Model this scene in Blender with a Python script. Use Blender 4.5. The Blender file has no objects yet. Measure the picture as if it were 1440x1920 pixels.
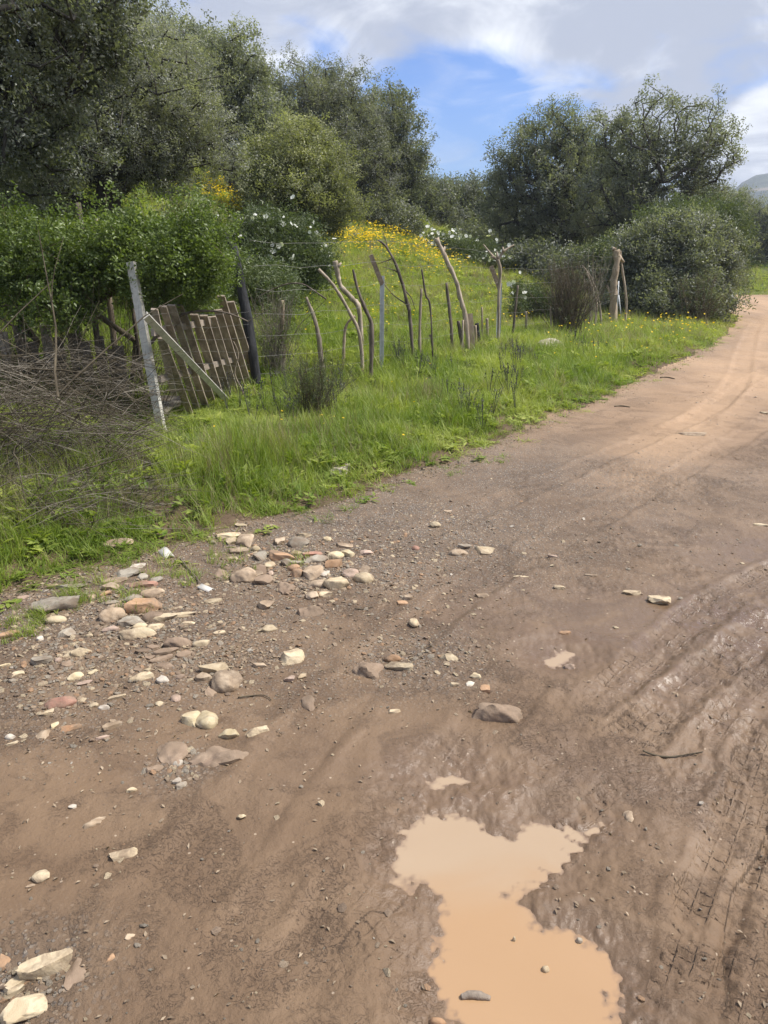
import bpy, math, random
import numpy as np
from mathutils import Vector

scene = bpy.context.scene
COL = scene.collection
R = math.radians

# ------------------------------------------------------------------ camera
CAMZ, PITCH, F = 1.6, R(18.2), 1400.0
cam_d = bpy.data.cameras.new("camera")
cam = bpy.data.objects.new("camera", cam_d)
COL.objects.link(cam)
cam.location = (0, 0, CAMZ)
cam.rotation_euler = (R(90) - PITCH, 0, 0)
cam_d.sensor_fit = 'VERTICAL'
cam_d.sensor_height = 24.0
cam_d.lens = F / 1920.0 * 24.0
cam_d.clip_start = 0.05
cam_d.clip_end = 6000
scene.camera = cam

# ------------------------------------------------------------------ light
SUN_EL, SUN_AZ = R(57), R(88)          # azimuth clockwise from +Y
sun_d = bpy.data.lights.new("sun", 'SUN')
sun_d.energy = 3.9
sun_d.angle = R(14)
sun_d.color = (1.0, 0.95, 0.87)
sun = bpy.data.objects.new("sun", sun_d)
COL.objects.link(sun)
sd_ = Vector((math.sin(SUN_AZ) * math.cos(SUN_EL), math.cos(SUN_AZ) * math.cos(SUN_EL), math.sin(SUN_EL)))
sun.rotation_euler = sd_.to_track_quat('Z', 'Y').to_euler()

world = bpy.data.worlds.new("World")
scene.world = world
world.use_nodes = True


def N(nt, typ, **kw):
    n = nt.nodes.new(typ)
    for k, v in kw.items():
        if k.startswith('i_'):
            key = k[2:]
            key = int(key) if key.isdigit() else key.replace('_', ' ')
            n.inputs[key].default_value = v
        else:
            setattr(n, k, v)
    return n


def L(nt, a, b):
    nt.links.new(a, b)


def mth(nt, op, a, b=None, clamp=False):
    n = nt.nodes.new('ShaderNodeMath')
    n.operation = op
    n.use_clamp = clamp
    for i, v in enumerate((a, b)):
        if v is None:
            continue
        if isinstance(v, (int, float)):
            n.inputs[i].default_value = v
        else:
            nt.links.new(v, n.inputs[i])
    return n.outputs[0]


def mix(nt, f, a, b, blend='MIX'):
    n = nt.nodes.new('ShaderNodeMix')
    n.data_type = 'RGBA'
    n.blend_type = blend
    for idx, v in ((0, f), (6, a), (7, b)):
        if isinstance(v, (int, float)):
            n.inputs[idx].default_value = v
        elif isinstance(v, tuple):
            n.inputs[idx].default_value = (*v, 1) if len(v) == 3 else v
        else:
            nt.links.new(v, n.inputs[idx])
    return n.outputs[2]


def sstep(nt, v, lo, hi, o0=0.0, o1=1.0):
    n = nt.nodes.new('ShaderNodeMapRange')
    n.interpolation_type = 'SMOOTHSTEP'
    n.inputs[1].default_value = lo
    n.inputs[2].default_value = hi
    n.inputs[3].default_value = o0
    n.inputs[4].default_value = o1
    nt.links.new(v, n.inputs[0])
    return n.outputs[0]


def noise(nt, vec, scale, detail=4, rough=0.55, dist=0.0, w=None):
    n = nt.nodes.new('ShaderNodeTexNoise')
    n.inputs['Scale'].default_value = scale
    n.inputs['Detail'].default_value = detail
    n.inputs['Roughness'].default_value = rough
    n.inputs['Distortion'].default_value = dist
    if vec is not None:
        nt.links.new(vec, n.inputs['Vector'])
    return n.outputs[0]


def pray(px, py):
    a, b = (px - 720.0) / F, (960.0 - py) / F
    return Vector((a, math.cos(PITCH) + b * math.sin(PITCH), -math.sin(PITCH) + b * math.cos(PITCH)))


def build_world():
    nt = world.node_tree
    bg = nt.nodes['Background']
    bg.inputs[1].default_value = 0.12
    sky = N(nt, 'ShaderNodeTexSky', sky_type='NISHITA')
    sky.sun_disc = False
    sky.sun_elevation = SUN_EL
    sky.sun_rotation = SUN_AZ
    sky.air_density = 1.3
    sky.dust_density = 0.6
    sky.ozone_density = 2.5
    tc = N(nt, 'ShaderNodeTexCoord')
    d = tc.outputs['Generated']
    sp = N(nt, 'ShaderNodeSeparateXYZ')
    L(nt, d, sp.inputs[0])
    zz = mth(nt, 'ADD', mth(nt, 'MAXIMUM', sp.outputs[2], 0.0), 0.22)
    cb = N(nt, 'ShaderNodeCombineXYZ')
    L(nt, mth(nt, 'DIVIDE', sp.outputs[0], zz), cb.inputs[0])
    L(nt, mth(nt, 'DIVIDE', sp.outputs[1], zz), cb.inputs[1])
    cv = cb.outputs[0]
    n1 = noise(nt, cv, 0.9, 8, 0.52, 0.35)
    n2 = noise(nt, cv, 2.9, 8, 0.60, 0.9)
    n3 = noise(nt, cv, 0.55, 4, 0.5)
    cov = mth(nt, 'ADD', mth(nt, 'MULTIPLY', n1, 0.9), mth(nt, 'MULTIPLY', n2, 0.40))

    def blob(px, py, w0, w1, amt):
        v = pray(px, py).normalized()
        dt = N(nt, 'ShaderNodeVectorMath', operation='DOT_PRODUCT')
        L(nt, d, dt.inputs[0])
        dt.inputs[1].default_value = v
        return mth(nt, 'MULTIPLY', sstep(nt, dt.outputs['Value'], math.cos(R(w0)), math.cos(R(w1))), amt)
    c = cov
    for a in ((860, 300, 10, 1, -0.30), (760, 230, 5, 0.5, -0.10), (640, 170, 4, .5, -.10), (880, 270, 5, 1, -0.10), (570, 110, 3.5, 0.5, -0.13), (1100, 205, 3.5, 0.5, -0.10),
              (1400, 190, 4.0, 0.5, -0.13), (1440, 300, 4.5, 1.5, 0.30), (860, 60, 14, 3, 0.12), (1250, 60, 12, 3, 0.12)):
        c = mth(nt, 'ADD', c, blob(*a))
    mask = sstep(nt, c, 0.51, 0.70)
    # cloud body brightness: bright thin parts, greyer thick undersides
    thick = mth(nt, 'ADD', mth(nt, 'MULTIPLY', c, 0.55), mth(nt, 'MULTIPLY', noise(nt, cv, 2.1, 8, 0.60, 0.8), 0.95))
    thick = mth(nt, 'ADD', thick, blob(1200, 130, 8, 1, 0.10))
    thick = mth(nt, 'ADD', thick, blob(1440, 270, 4, 2, -0.28))
    thick = mth(nt, 'ADD', thick, blob(960, 100, 7, 2, -0.10))
    thick = mth(nt, 'ADD', thick, blob(420, 60, 12, 3, -0.08))
    sh = sstep(nt, thick, 0.56, 0.92)
    ccol = mix(nt, sh, (6.0, 6.15, 6.4), (2.6, 2.85, 3.5))
    skyb = mix(nt, 1.0, sky.outputs[0], (0.27, 0.45, 0.82), 'MULTIPLY')
    m2 = mth(nt, 'MULTIPLY', mask, sstep(nt, n3, 0.1, 0.5, 0.93, 1.0))
    veil = mth(nt, 'MAXIMUM', m2, sstep(nt, n2, 0.45, 0.8, 0.04, 0.45))
    col = mix(nt, veil, skyb, ccol)
    L(nt, col, bg.inputs[0])


build_world()
scene.view_settings.view_transform = 'Standard'
scene.view_settings.look = 'None'
scene.view_settings.exposure = 0.80
scene.view_settings.gamma = 1.0
scene.view_settings.use_curve_mapping = False
scene.render.engine = 'CYCLES'
scene.cycles.max_bounces = 6
scene.cycles.diffuse_bounces = 3
scene.cycles.glossy_bounces = 2
scene.cycles.transmission_bounces = 4
scene.cycles.caustics_reflective = False
scene.cycles.caustics_refractive = False
try:
    scene.cycles.use_denoising = True
    scene.cycles.denoiser = 'OPENIMAGEDENOISE'
except Exception:
    pass

# ------------------------------------------------------------------ noise in numpy
_perm = np.random.RandomState(7).permutation(4096)


def _h(ix, iy, s):
    return _perm[(_perm[(ix + s * 131) & 4095] + iy) & 4095]


def pn(x, y, s=0):
    x = np.asarray(x, float); y = np.asarray(y, float)
    ix, iy = np.floor(x).astype(int), np.floor(y).astype(int)
    fx, fy = x - ix, y - iy
    u, v = fx * fx * fx * (fx * (fx * 6 - 15) + 10), fy * fy * fy * (fy * (fy * 6 - 15) + 10)

    def g(dx, dy):
        a = _h(ix + dx, iy + dy, s) * (2 * math.pi / 4096)
        return np.cos(a) * (fx - dx) + np.sin(a) * (fy - dy)
    a = g(0, 0) * (1 - u) + g(1, 0) * u
    b = g(0, 1) * (1 - u) + g(1, 1) * u
    return (a * (1 - v) + b * v) * 1.5


def fbm(x, y, s=0, o=4, gain=0.5):
    t = 0; a = 1.0; f = 1.0
    for i in range(o):
        t = t + a * pn(x * f, y * f, s + i)
        a *= gain; f *= 2.03
    return t


def ss(x, a, b):
    t = np.clip((x - a) / (b - a), 0, 1)
    return t * t * (3 - 2 * t)


# ------------------------------------------------------------------ pixel <-> world while surveying the photograph
def at(px, py, Y):
    d = pray(px, py)
    t = Y / d.y
    return Vector((d.x * t, Y, CAMZ + d.z * t))


def onz(px, py, z=0.0):
    d = pray(px, py)
    t = (z - CAMZ) / d.z
    return (d.x * t, d.y * t)


# ------------------------------------------------------------------ terrain
EDGE = [(-14, -6.0), (-7, 0.6)] + [onz(*p) for p in
        ((-300, 1150), (0, 1112), (200, 1060), (400, 1000), (560, 955), (720, 905), (860, 862), (1010, 790), (1160, 730), (1250, 688),
         (1340, 645), (1368, 618))] + [(10.9, 23.6), (11.3, 25.5), (12.9, 29.5), (15.6, 35.5), (17.0, 40), (15, 46), (10, 52), (0, 60), (-14, 70)]
EDGE = np.array(EDGE)


def poly_sd(x, y, P, closed=False):
    """signed distance to a polyline, and arc length; positive to the right of travel"""
    best = np.full(x.shape, 1e9); sg = np.zeros(x.shape); arc = np.zeros(x.shape); s0 = 0.0
    n = len(P)
    for i in range(n if closed else n - 1):
        a, b = P[i], P[(i + 1) % n]
        d = b - a; ll = math.hypot(*d) + 1e-9
        t = np.clip(((x - a[0]) * d[0] + (y - a[1]) * d[1]) / ll ** 2, 0, 1)
        dx, dy = x - a[0] - t * d[0], y - a[1] - t * d[1]
        r = np.hypot(dx, dy)
        c = (d[1] * (x - a[0]) - d[0] * (y - a[1])) / ll
        m = r < best - 1e-9
        best = np.where(m, r, best); sg = np.where(m, np.where(c >= 0, 1.0, -1.0), sg); arc = np.where(m, s0 + t * ll, arc)
        s0 += ll
    return best * sg, arc


def inside(x, y, P):
    c = np.zeros(x.shape, bool); n = len(P)
    for i in range(n):
        a, b = P[i], P[(i + 1) % n]
        with np.errstate(divide='ignore', invalid='ignore'):
            m = ((a[1] > y) != (b[1] > y)) & (x < (b[0] - a[0]) * (y - a[1]) / (b[1] - a[1] + 1e-12) + a[0])
        c ^= m
    return c


CP = []
for e in EDGE[2:15]:
    CP.append((e[0], e[1], 0.0))
for p in ((720, 1900), (1200, 1200), (200, 1600), (1300, 900), (1440, 720), (700, 1200), (1440, 1500), (-300, 1700), (-100, 1250)):
    CP.append((*onz(*p), 0.0))
CP += [(0, -6, 0), (8, -4, 0), (-8, -8, 0), (12, 8, 0), (16, 16, .05), (19, 25, .1), (20, 31, .2), (13, 24, .02), (12.9, 29.5, .13), (17.5, 36, .36), (15.8, 35.8, .34), (22, 37, .36),
       (18, 43, -.1), (24, 44, -.1), (16, 49, -.35), (26, 51, -.3), (14, 35.5, .5), (30, 20, .5), (34, 34, .9), (-12, -10, .3)]
for (px, py, z) in ((300, 800, .12), (480, 722, .12), (540, 712, .12), (700, 708, .12), (860, 668, .1), (936, 647, .1), (1065, 628, .08), (1145, 614, .05), (100, 900, .12), (0, 1000, .1)):
    CP.append((*onz(px, py, z), z))
for (px, py, Y) in ((600, 600, 17), (600, 520, 21), (620, 458, 26), (680, 424, 30), (850, 600, 20), (850, 540, 25), (830, 476, 33), (1000, 560, 24.5),
                    (950, 505, 32), (400, 372, 22), (455, 372, 22.5), (190, 432, 13), (0, 610, 9), (560, 430, 20.5), (420, 560, 12), (200, 520, 10.5), (700, 378, 38), (600, 330, 40),
                    (850, 455, 45), (1060, 492, 35), (1200, 482, 34), (1270, 560, 26), (200, 325, 25), (0, 320, 20), (-200, 420, 12), (-300, 300, 22), (1420, 492, 60), (1380, 500, 60), (1500, 490, 62),
                    (1200, 470, 62), (900, 430, 70), (600, 360, 75), (300, 300, 70), (0, 280, 60), (-400, 300, 45)):
    p = at(px, py, Y)
    CP.append((p.x, p.y, p.z))
for a in range(0, 360, 24):
    r = 105
    x, y = r * math.sin(R(a)), r * math.cos(R(a))
    z = 2.4 if -50 < ((a + 180) % 360 - 180) < 60 else 0.5
    if 270 < a < 350:
        z = 8
    CP.append((x, y, z))
CP = np.array(CP)


def _tps():
    n = len(CP)
    P = CP[:, :2]
    r2 = ((P[:, None] - P[None]) ** 2).sum(-1)
    K = 0.5 * r2 * np.log(r2 + 1e-9) + np.eye(n) * 1.5
    A = np.zeros((n + 3, n + 3))
    A[:n, :n] = K
    A[:n, n] = 1; A[:n, n + 1:] = P
    A[n, :n] = 1; A[n + 1:, :n] = P.T
    b = np.zeros(n + 3); b[:n] = CP[:, 2]
    return np.linalg.solve(A, b)


TW = _tps()


def base_h(x, y):
    r = np.hypot(x, y) + 1e-9
    k = np.minimum(1.0, 100.0 / r)
    x, y = x * k, y * k
    z = TW[-3] + TW[-2] * x + TW[-1] * y
    for (cx, cy, _), w in zip(CP, TW[:-3]):
        r2 = (x - cx) ** 2 + (y - cy) ** 2
        z = z + w * 0.5 * r2 * np.log(r2 + 1e-9)
    return z


def PX(pts, s=1.0, ox=0.0, oy=0.0):
    return np.array([onz(x / s + ox, y / s + oy) for x, y in pts])


PUD = PX([(380, 275), (450, 305), (560, 312), (620, 345), (680, 385), (720, 402), (800, 365), (900, 350), (1000, 365), (1075, 395), (1150, 360), (1185, 370), (1100, 440), (1060, 490), (1030, 540),
          (950, 600), (900, 650), (830, 650), (800, 700), (830, 760), (940, 812), (1050, 830), (1100, 880), (1200, 940), (1250, 1010), (1260, 1120), (1280, 1220),
          (1330, 1300), (1370, 1480), (1200, 1700), (800, 1720), (560, 1500), (490, 1290), (460, 1200), (430, 1080), (410, 960), (400, 880), (405, 820), (440, 720),
          (370, 640), (300, 672), (230, 645), (190, 600), (230, 500), (270, 400), (310, 330)], 2.4, 640, 1380)
PUD2 = PX([(1010, 1222), (1030, 1212), (1060, 1208), (1085, 1215), (1075, 1230), (1050, 1240), (1020, 1234)])
PUD3 = PX([(812, 1456), (832, 1444), (862, 1436), (870, 1444), (892, 1452), (874, 1457), (850, 1455), (822, 1463)])
WL = -0.030


def puddle_sd(x, y):
    out = np.full(x.shape, 5.0)
    for P, k in ((PUD, 1.0), (PUD2, 1.0), (PUD3, 1.0)):
        bb = (x > P[:, 0].min() - 1) & (x < P[:, 0].max() + 1) & (y > P[:, 1].min() - 1) & (y < P[:, 1].max() + 1)
        if not bb.any():
            continue
        xx, yy = x[bb], y[bb]
        d, _ = poly_sd(xx, yy, P, True)
        d = np.abs(d) * np.where(inside(xx, yy, P), -1, 1)
        out[bb] = np.minimum(out[bb], d)
    return out


# tyre tracks: (points in photo, half width in m, depth, tread strength)
TRK = [
    ([(1520, 1050), (1400, 1100), (1300, 1165), (1230, 1220), (1170, 1275), (1100, 1345)], .10, .012, 1.0),
    ([(1560, 1130), (1440, 1185), (1350, 1250), (1270, 1310), (1200, 1370), (1120, 1420)], .10, .014, 1.0),
    ([(1480, 1330), (1440, 1385), (1390, 1530), (1330, 1700), (1270, 1900), (1250, 1980)], .085, .016, .8),
    ([(1520, 1500), (1470, 1610), (1430, 1740), (1380, 1920), (1360, 2000)], .085, .014, .8),
    ([(1250, 1440), (1150, 1500), (1080, 1550), (1000, 1610), (940, 1680)], .075, .016, 1.2),
    ([(1480, 1240), (1420, 1300), (1360, 1370), (1320, 1440)], .09, .010, .8),
    ([(1560, 700), (1440, 790), (1250, 900), (1050, 1010), (900, 1090), (700, 1250), (560, 1400), (430, 1560), (200, 1800)], .12, .010, .12),
    ([(1600, 640), (1430, 700), (1330, 770), (1150, 850), (950, 935), (750, 1010)], .12, .012, .12),
    ([(1480, 560), (1425, 600), (1400, 650), (1380, 720), (1290, 800)], .16, .012, .1),
    ([(1150, 1380), (1000, 1420), (880, 1500)], .09, .008, .7),
    ([(860, 1640), (760, 1720), (660, 1830), (600, 1940)], .10, .010, .3),
    ([(1010, 1240), (940, 1330), (860, 1420), (760, 1560), (640, 1720), (480, 1920)], .11, .010, .25),
]
TRKW = [(np.array([onz(*p) for p in t[0]]), t[1], t[2], t[3]) for t in TRK]
# smooth them
def _smooth(P, k=6):
    out = []
    n = len(P)
    for i in range(n - 1):
        p0, p1, p2, p3 = P[max(i - 1, 0)], P[i], P[i + 1], P[min(i + 2, n - 1)]
        for j in range(k):
            t = j / k
            out.append(0.5 * ((2 * p1) + (-p0 + p2) * t + (2 * p0 - 5 * p1 + 4 * p2 - p3) * t * t + (-p0 + 3 * p1 - 3 * p2 + p3) * t ** 3))
    out.append(P[-1])
    return np.array(out)


TRKW = [(_smooth(a, 4), b, c, d) for a, b, c, d in TRKW]


def tracks(x, y):
    """height change, along, across, tread weight"""
    dh = np.zeros(x.shape); S = np.zeros(x.shape); T = np.zeros(x.shape); W = np.zeros(x.shape)
    for i, (P, hw, dep, tw) in enumerate(TRKW):
        m = (x > P[:, 0].min() - .4) & (x < P[:, 0].max() + .4) & (y > P[:, 1].min() - .4) & (y < P[:, 1].max() + .4)
        if not m.any():
            continue
        d, s = poly_sd(x[m], y[m], P)
        ad = np.abs(d) + 0.02 * pn(x[m] * 6, y[m] * 6, 40 + i)
        rut = -dep * (1 - ss(ad, hw * .8, hw * 1.05)) + dep * .7 * np.exp(-((ad - hw * 1.25) / (hw * .22)) ** 2)
        tot = s.max() + 1e-6
        fade = ss(s, 0, .3) * (1 - ss(s, P.shape[0] and tot - .3, tot)) * (0.55 + 0.45 * ss(pn(x[m] * 1.7, y[m] * 1.7, 60 + i), -.3, .2))
        dh[m] += rut * fade
        w = (1 - ss(ad, hw * .85, hw * 1.0)) * tw * fade
        u = w > W[m]
        Sm, Tm, Wm = S[m], T[m], W[m]
        Sm[u] = s[u] + i * 3.3; Tm[u] = (d / hw)[u]; Wm[u] = w[u]
        S[m], T[m], W[m] = Sm, Tm, Wm
    return dh, S, T, W


def tread(S, T, W):
    """raised mud ribs squeezed between the tyre's blocks"""
    k = 2 * math.pi / 0.055
    ph = S * k + np.abs(T) * 2.4
    rib = np.clip(np.cos(ph) * 1.6, -1, 1)
    side = np.clip(np.cos(T * 7.0) * 2, -1, 1)
    return (0.65 * rib * np.where(np.abs(T) > .15, 1, .2) + .35 * side) * W


def road_sd(x, y):
    d, _ = poly_sd(x, y, EDGE)
    d = np.where(np.hypot(x, y) > 9, np.minimum(d, 7.2 - d), d)
    d = d + 0.10 * fbm(x * 1.1, y * 1.1, 90, 3) + .03 * pn(x * 9, y * 9, 95)
    return d


def stony(x, y):
    g = np.zeros(x.shape)
    for px, py, rx, ry, a in ((230, 1150, 1.1, .45, 1), (560, 1060, .9, .5, 1), (760, 1000, 1.2, .8, .8), (330, 1220, 1, .5, .6), (120, 1300, .5, .35, .6), (1000, 880, 1.5, 1, .35), (780, 1230, .3, .3, .8), (50, 1840, .16, .16, 1), (340, 1430, .12, .12, .8)):
        cx, cy = onz(px, py)
        g = np.maximum(g, a * np.exp(-((x - cx) / rx) ** 2 - ((y - cy) / ry) ** 2))
    return g


def H(x, y, full=False):
    x = np.asarray(x, float); y = np.asarray(y, float)
    sh = x.shape; x = x.ravel(); y = y.ravel()
    z = base_h(x, y)
    rs = road_sd(x, y)
    rd = ss(rs, -.12, .12)
    r = np.hypot(x, y)
    lod = np.clip(14 / (r + .01), .15, 1)
    # verge: bank and lumps
    z = z + (1 - rd) * (0.10 * ss(-rs, 0, .9) + 0.05 * fbm(x * .9, y * .9, 3, 4) + .02 * pn(x * 5, y * 5, 8)) * np.where(r > 90, 0, 1)
    # road: soft undulation, clods
    clod = ss(fbm(x * 1.1, y * 1.1, 22, 3), -.15, .45)
    near = r < 26
    zr = np.zeros(x.shape); S = np.zeros(x.shape); T = np.zeros(x.shape); W = np.zeros(x.shape)
    xn, yn = x[near], y[near]
    if near.any():
        a = 0.010 * fbm(xn * 1.5, yn * 1.5, 11, 3)
        lum = np.abs(fbm(xn * 9, yn * 9, 15, 4, .6))
        rub = fbm(xn * 26, yn * 26, 17, 3, .6)
        rt = ss(xn - .1, .2, 1.4) * (1 - ss(yn, 5, 8)) + .25
        a = a + (0.011 * lum * (clod[near] * .8 + .2) + 0.0042 * rub * (.35 + clod[near])) * np.clip(rt, 0, 1) * 1.15
        a = a + .0045 * rub * stony(xn, yn)
        dh, S_, T_, W_ = tracks(xn, yn)
        W_ = np.where(rs[near] > 0, W_, 0)
        a = a + dh + tread(S_, T_, W_) * .0060
        zr[near] = a; S[near], T[near], W[near] = S_, T_, W_
    ps = np.full(x.shape, 5.0)
    pm = r < 7
    if pm.any():
        ps[pm] = puddle_sd(x[pm], y[pm])
        m = ps < .45
        xm, ym = x[m], y[m]
        e = ps[m] + .030 * fbm(xm * 7, ym * 7, 71, 3) + .006 * pn(xm * 42, ym * 42, 75)
        rim = WL + np.clip(e * .20, -.05, 1)
        rim = rim + .0045 * np.abs(fbm(xm * 26, ym * 26, 73, 4)) * ss(-np.abs(e), -.12, 0) * 1.0
        rim = rim + tread(S[m], T[m], W[m]) * .006 + .004 * fbm(xm * 30, ym * 30, 79, 2)
        k = ss(e, .08, .30)
        zr[m] = rim * (1 - k) + zr[m] * k
    z = z + zr * rd
    z = z.reshape(sh)
    if full:
        return z, rs.reshape(sh), S.reshape(sh), T.reshape(sh), W.reshape(sh), ps.reshape(sh), clod.reshape(sh)
    return z


def h1(x, y):
    return float(H(np.array([x]), np.array([y]))[0])


_tt = 1.2 * 1.012 ** np.arange(350)


def hits(pts):
    """where the sight lines through these photo points meet the ground"""
    pts = np.array(pts, float)
    a = (pts[:, 0] - 720) / F; b = (960 - pts[:, 1]) / F
    dx, dy, dz = a, math.cos(PITCH) + b * math.sin(PITCH), -math.sin(PITCH) + b * math.cos(PITCH)
    X, Y, Z = dx[:, None] * _tt, dy[:, None] * _tt, CAMZ + dz[:, None] * _tt
    G = base_h(X.ravel(), Y.ravel()).reshape(X.shape)
    below = Z < G
    i = np.argmax(below, 1)
    i = np.where(below.any(1), i, len(_tt) - 1)
    i0 = np.maximum(i - 1, 0)
    n = np.arange(len(pts))
    d1, d0 = (Z - G)[n, i], (Z - G)[n, i0]
    t = np.clip(d0 / (d0 - d1 + 1e-9), 0, 1)
    T = _tt[i0] + (_tt[i] - _tt[i0]) * t
    lo, hi = T * .965, T * 1.02
    for _ in range(9):
        m = (lo + hi) / 2
        ab = CAMZ + dz * m > H(dx * m, dy * m)
        lo = np.where(ab, m, lo); hi = np.where(ab, hi, m)
    T = (lo + hi) / 2
    x, y = dx * T, dy * T
    return np.stack([x, y, H(x, y)], 1)


# ------------------------------------------------------------------ mesh helpers
def new_mesh(name, V, Fc, mat=None, smooth=True, attrs=None):
    """V (n,3); Fc an (m,k) int array or a list of such"""
    if not isinstance(Fc, list):
        Fc = [Fc]
    me = bpy.data.meshes.new(name)
    V = np.asarray(V, np.float32)
    me.vertices.add(len(V)); me.vertices.foreach_set('co', V.ravel())
    loops = np.concatenate([f.ravel() for f in Fc]).astype(np.int32)
    tot = np.concatenate([np.full(len(f), f.shape[1]) for f in Fc]).astype(np.int32)
    st = np.concatenate([[0], np.cumsum(tot)[:-1]]).astype(np.int32)
    me.loops.add(len(loops)); me.loops.foreach_set('vertex_index', loops)
    me.polygons.add(len(tot)); me.polygons.foreach_set('loop_start', st)
    try:
        me.polygons.foreach_set('loop_total', tot)
    except Exception:
        pass
    if attrs:
        for k, v in attrs.items():
            v = np.asarray(v, np.float32)
            if v.ndim == 2:
                at_ = me.attributes.new(k, 'FLOAT_VECTOR', 'POINT'); at_.data.foreach_set('vector', v.ravel())
            else:
                at_ = me.attributes.new(k, 'FLOAT', 'POINT'); at_.data.foreach_set('value', v)
    me.update(calc_edges=True)
    me.validate()
    me.polygons.foreach_set('use_smooth', [bool(smooth)] * len(me.polygons))
    if mat is not None:
        me.materials.append(mat)
    return me


def link(name, me, parent=None, kind=None, label=None, cat=None, group=None, loc=None, rot=None):
    o = bpy.data.objects.new(name, me)
    COL.objects.link(o)
    if parent is not None:
        o.parent = parent
    if loc is not None:
        o.location = loc
    if rot is not None:
        o.rotation_euler = rot
    tag(o, label, cat, group, kind)
    return o


def tag(o, label=None, cat=None, group=None, kind=None):
    for k, v in (('label', label), ('category', cat), ('group', group), ('kind', kind)):
        if v:
            o[k] = v


def thing(name, label, cat, loc=(0, 0, 0), group=None):
    return link(name, None, None, None, label, cat, group, loc)


def tubes(P0, P1, R0, R1, n=5):
    """tapered prisms between point pairs; arrays"""
    P0, P1 = np.asarray(P0, float), np.asarray(P1, float)
    d = P1 - P0
    ln = np.linalg.norm(d, axis=1, keepdims=True) + 1e-9
    d = d / ln
    ref = np.where(np.abs(d[:, 2:3]) < .9, np.array([[0, 0, 1.0]]), np.array([[1.0, 0, 0]]))
    u = np.cross(d, ref); u /= np.linalg.norm(u, axis=1, keepdims=True)
    v = np.cross(d, u)
    a = np.arange(n) * 2 * math.pi / n
    ring = np.cos(a)[None, :, None] * u[:, None] + np.sin(a)[None, :, None] * v[:, None]
    A = P0[:, None] + ring * np.asarray(R0)[:, None, None]
    B = P1[:, None] + ring * np.asarray(R1)[:, None, None]
    V = np.concatenate([A, B], 1).reshape(-1, 3)
    m = len(P0)
    i = np.arange(n); j = (i + 1) % n
    q = np.stack([i, j, j + n, i + n], 1)[None] + (np.arange(m) * 2 * n)[:, None, None]
    return V, q.reshape(-1, 4)


class MB:
    """collects geometry into one mesh"""
    def __init__(s):
        s.V = []; s.F = {}; s.n = 0; s.A = []

    def add(s, V, Fq, a=0.0):
        V = np.asarray(V, float).reshape(-1, 3)
        Fq = np.asarray(Fq, int)
        s.F.setdefault(Fq.shape[1], []).append(Fq + s.n)
        s.V.append(V); s.n += len(V)
        s.A.append(np.full(len(V), a))

    def path(s, pts, rad, n=6, sub=4, jit=0.0, seed=0, caps=True, a=0.0):
        """smooth tube along points with a radius list"""
        P = _smooth3(np.array([list(p) for p in pts], float), sub) if len(pts) > 2 and sub > 1 else np.array([list(p) for p in pts], float)
        if isinstance(rad, (int, float)):
            rad = [rad, rad]
        rr = np.interp(np.linspace(0, 1, len(P)), np.linspace(0, 1, len(rad)), rad)
        rng = np.random.RandomState(seed)
        T = np.gradient(P, axis=0); T /= np.linalg.norm(T, axis=1, keepdims=True) + 1e-9
        up = np.array([0.13, 1, 0.21]) if abs(T[0, 1]) < .8 else np.array([1, 0.1, 0.2])
        u = np.cross(T, up); u /= np.linalg.norm(u, axis=1, keepdims=True) + 1e-9
        v = np.cross(T, u)
        an = np.arange(n) * 2 * math.pi / n
        k = 1 + jit * rng.uniform(-1, 1, (len(P), n))
        ring = (np.cos(an)[None, :, None] * u[:, None] + np.sin(an)[None, :, None] * v[:, None]) * (rr[:, None] * k)[..., None]
        V = (P[:, None] + ring).reshape(-1, 3)
        m = len(P)
        i = np.arange(n); j = (i + 1) % n
        q = (np.stack([i, j, j + n, i + n], 1)[None] + (np.arange(m - 1) * n)[:, None, None]).reshape(-1, 4)
        b = s.n
        s.add(V, q, a)
        if caps:
            for k0, c, fl in ((0, P[0], 0), ((m - 1) * n, P[-1], 1)):
                idx = s.n
                s.V.append(c[None]); s.n += 1; s.A.append(np.array([a]))
                t = np.stack([i + k0 + b, j + k0 + b, np.full(n, idx)], 1)
                s.F.setdefault(3, []).append(t if fl else t[:, ::-1])

    def box(s, p0, p1, w, t, side, a=0.0):
        """a board from p0 to p1: w across 'side', t thick"""
        p0, p1 = np.array(p0, float), np.array(p1, float)
        d = p1 - p0; d /= np.linalg.norm(d)
        sd = np.array(side, float); sd -= d * sd.dot(d); sd /= np.linalg.norm(sd)
        nn = np.cross(d, sd)
        V = [p + sd * w / 2 * i + nn * t / 2 * j for p in (p0, p1) for i, j in ((-1, -1), (1, -1), (1, 1), (-1, 1))]
        s.add(V, [(0, 3, 2, 1), (4, 5, 6, 7), (0, 1, 5, 4), (1, 2, 6, 5), (2, 3, 7, 6), (3, 0, 4, 7)], a)

    def mesh(s, name, mat, smooth=True, attr=None):
        return new_mesh(name, np.concatenate(s.V), [np.concatenate(f) for f in s.F.values()], mat, smooth, {attr: np.concatenate(s.A)} if attr else None)


def _smooth3(P, k):
    out = []; n = len(P)
    for i in range(n - 1):
        p0, p1, p2, p3 = P[max(i - 1, 0)], P[i], P[i + 1], P[min(i + 2, n - 1)]
        for j in range(k):
            t = j / k
            out.append(0.5 * ((2 * p1) + (-p0 + p2) * t + (2 * p0 - 5 * p1 + 4 * p2 - p3) * t * t + (-p0 + 3 * p1 - 3 * p2 + p3) * t ** 3))
    out.append(P[-1])
    return np.array(out)


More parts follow.
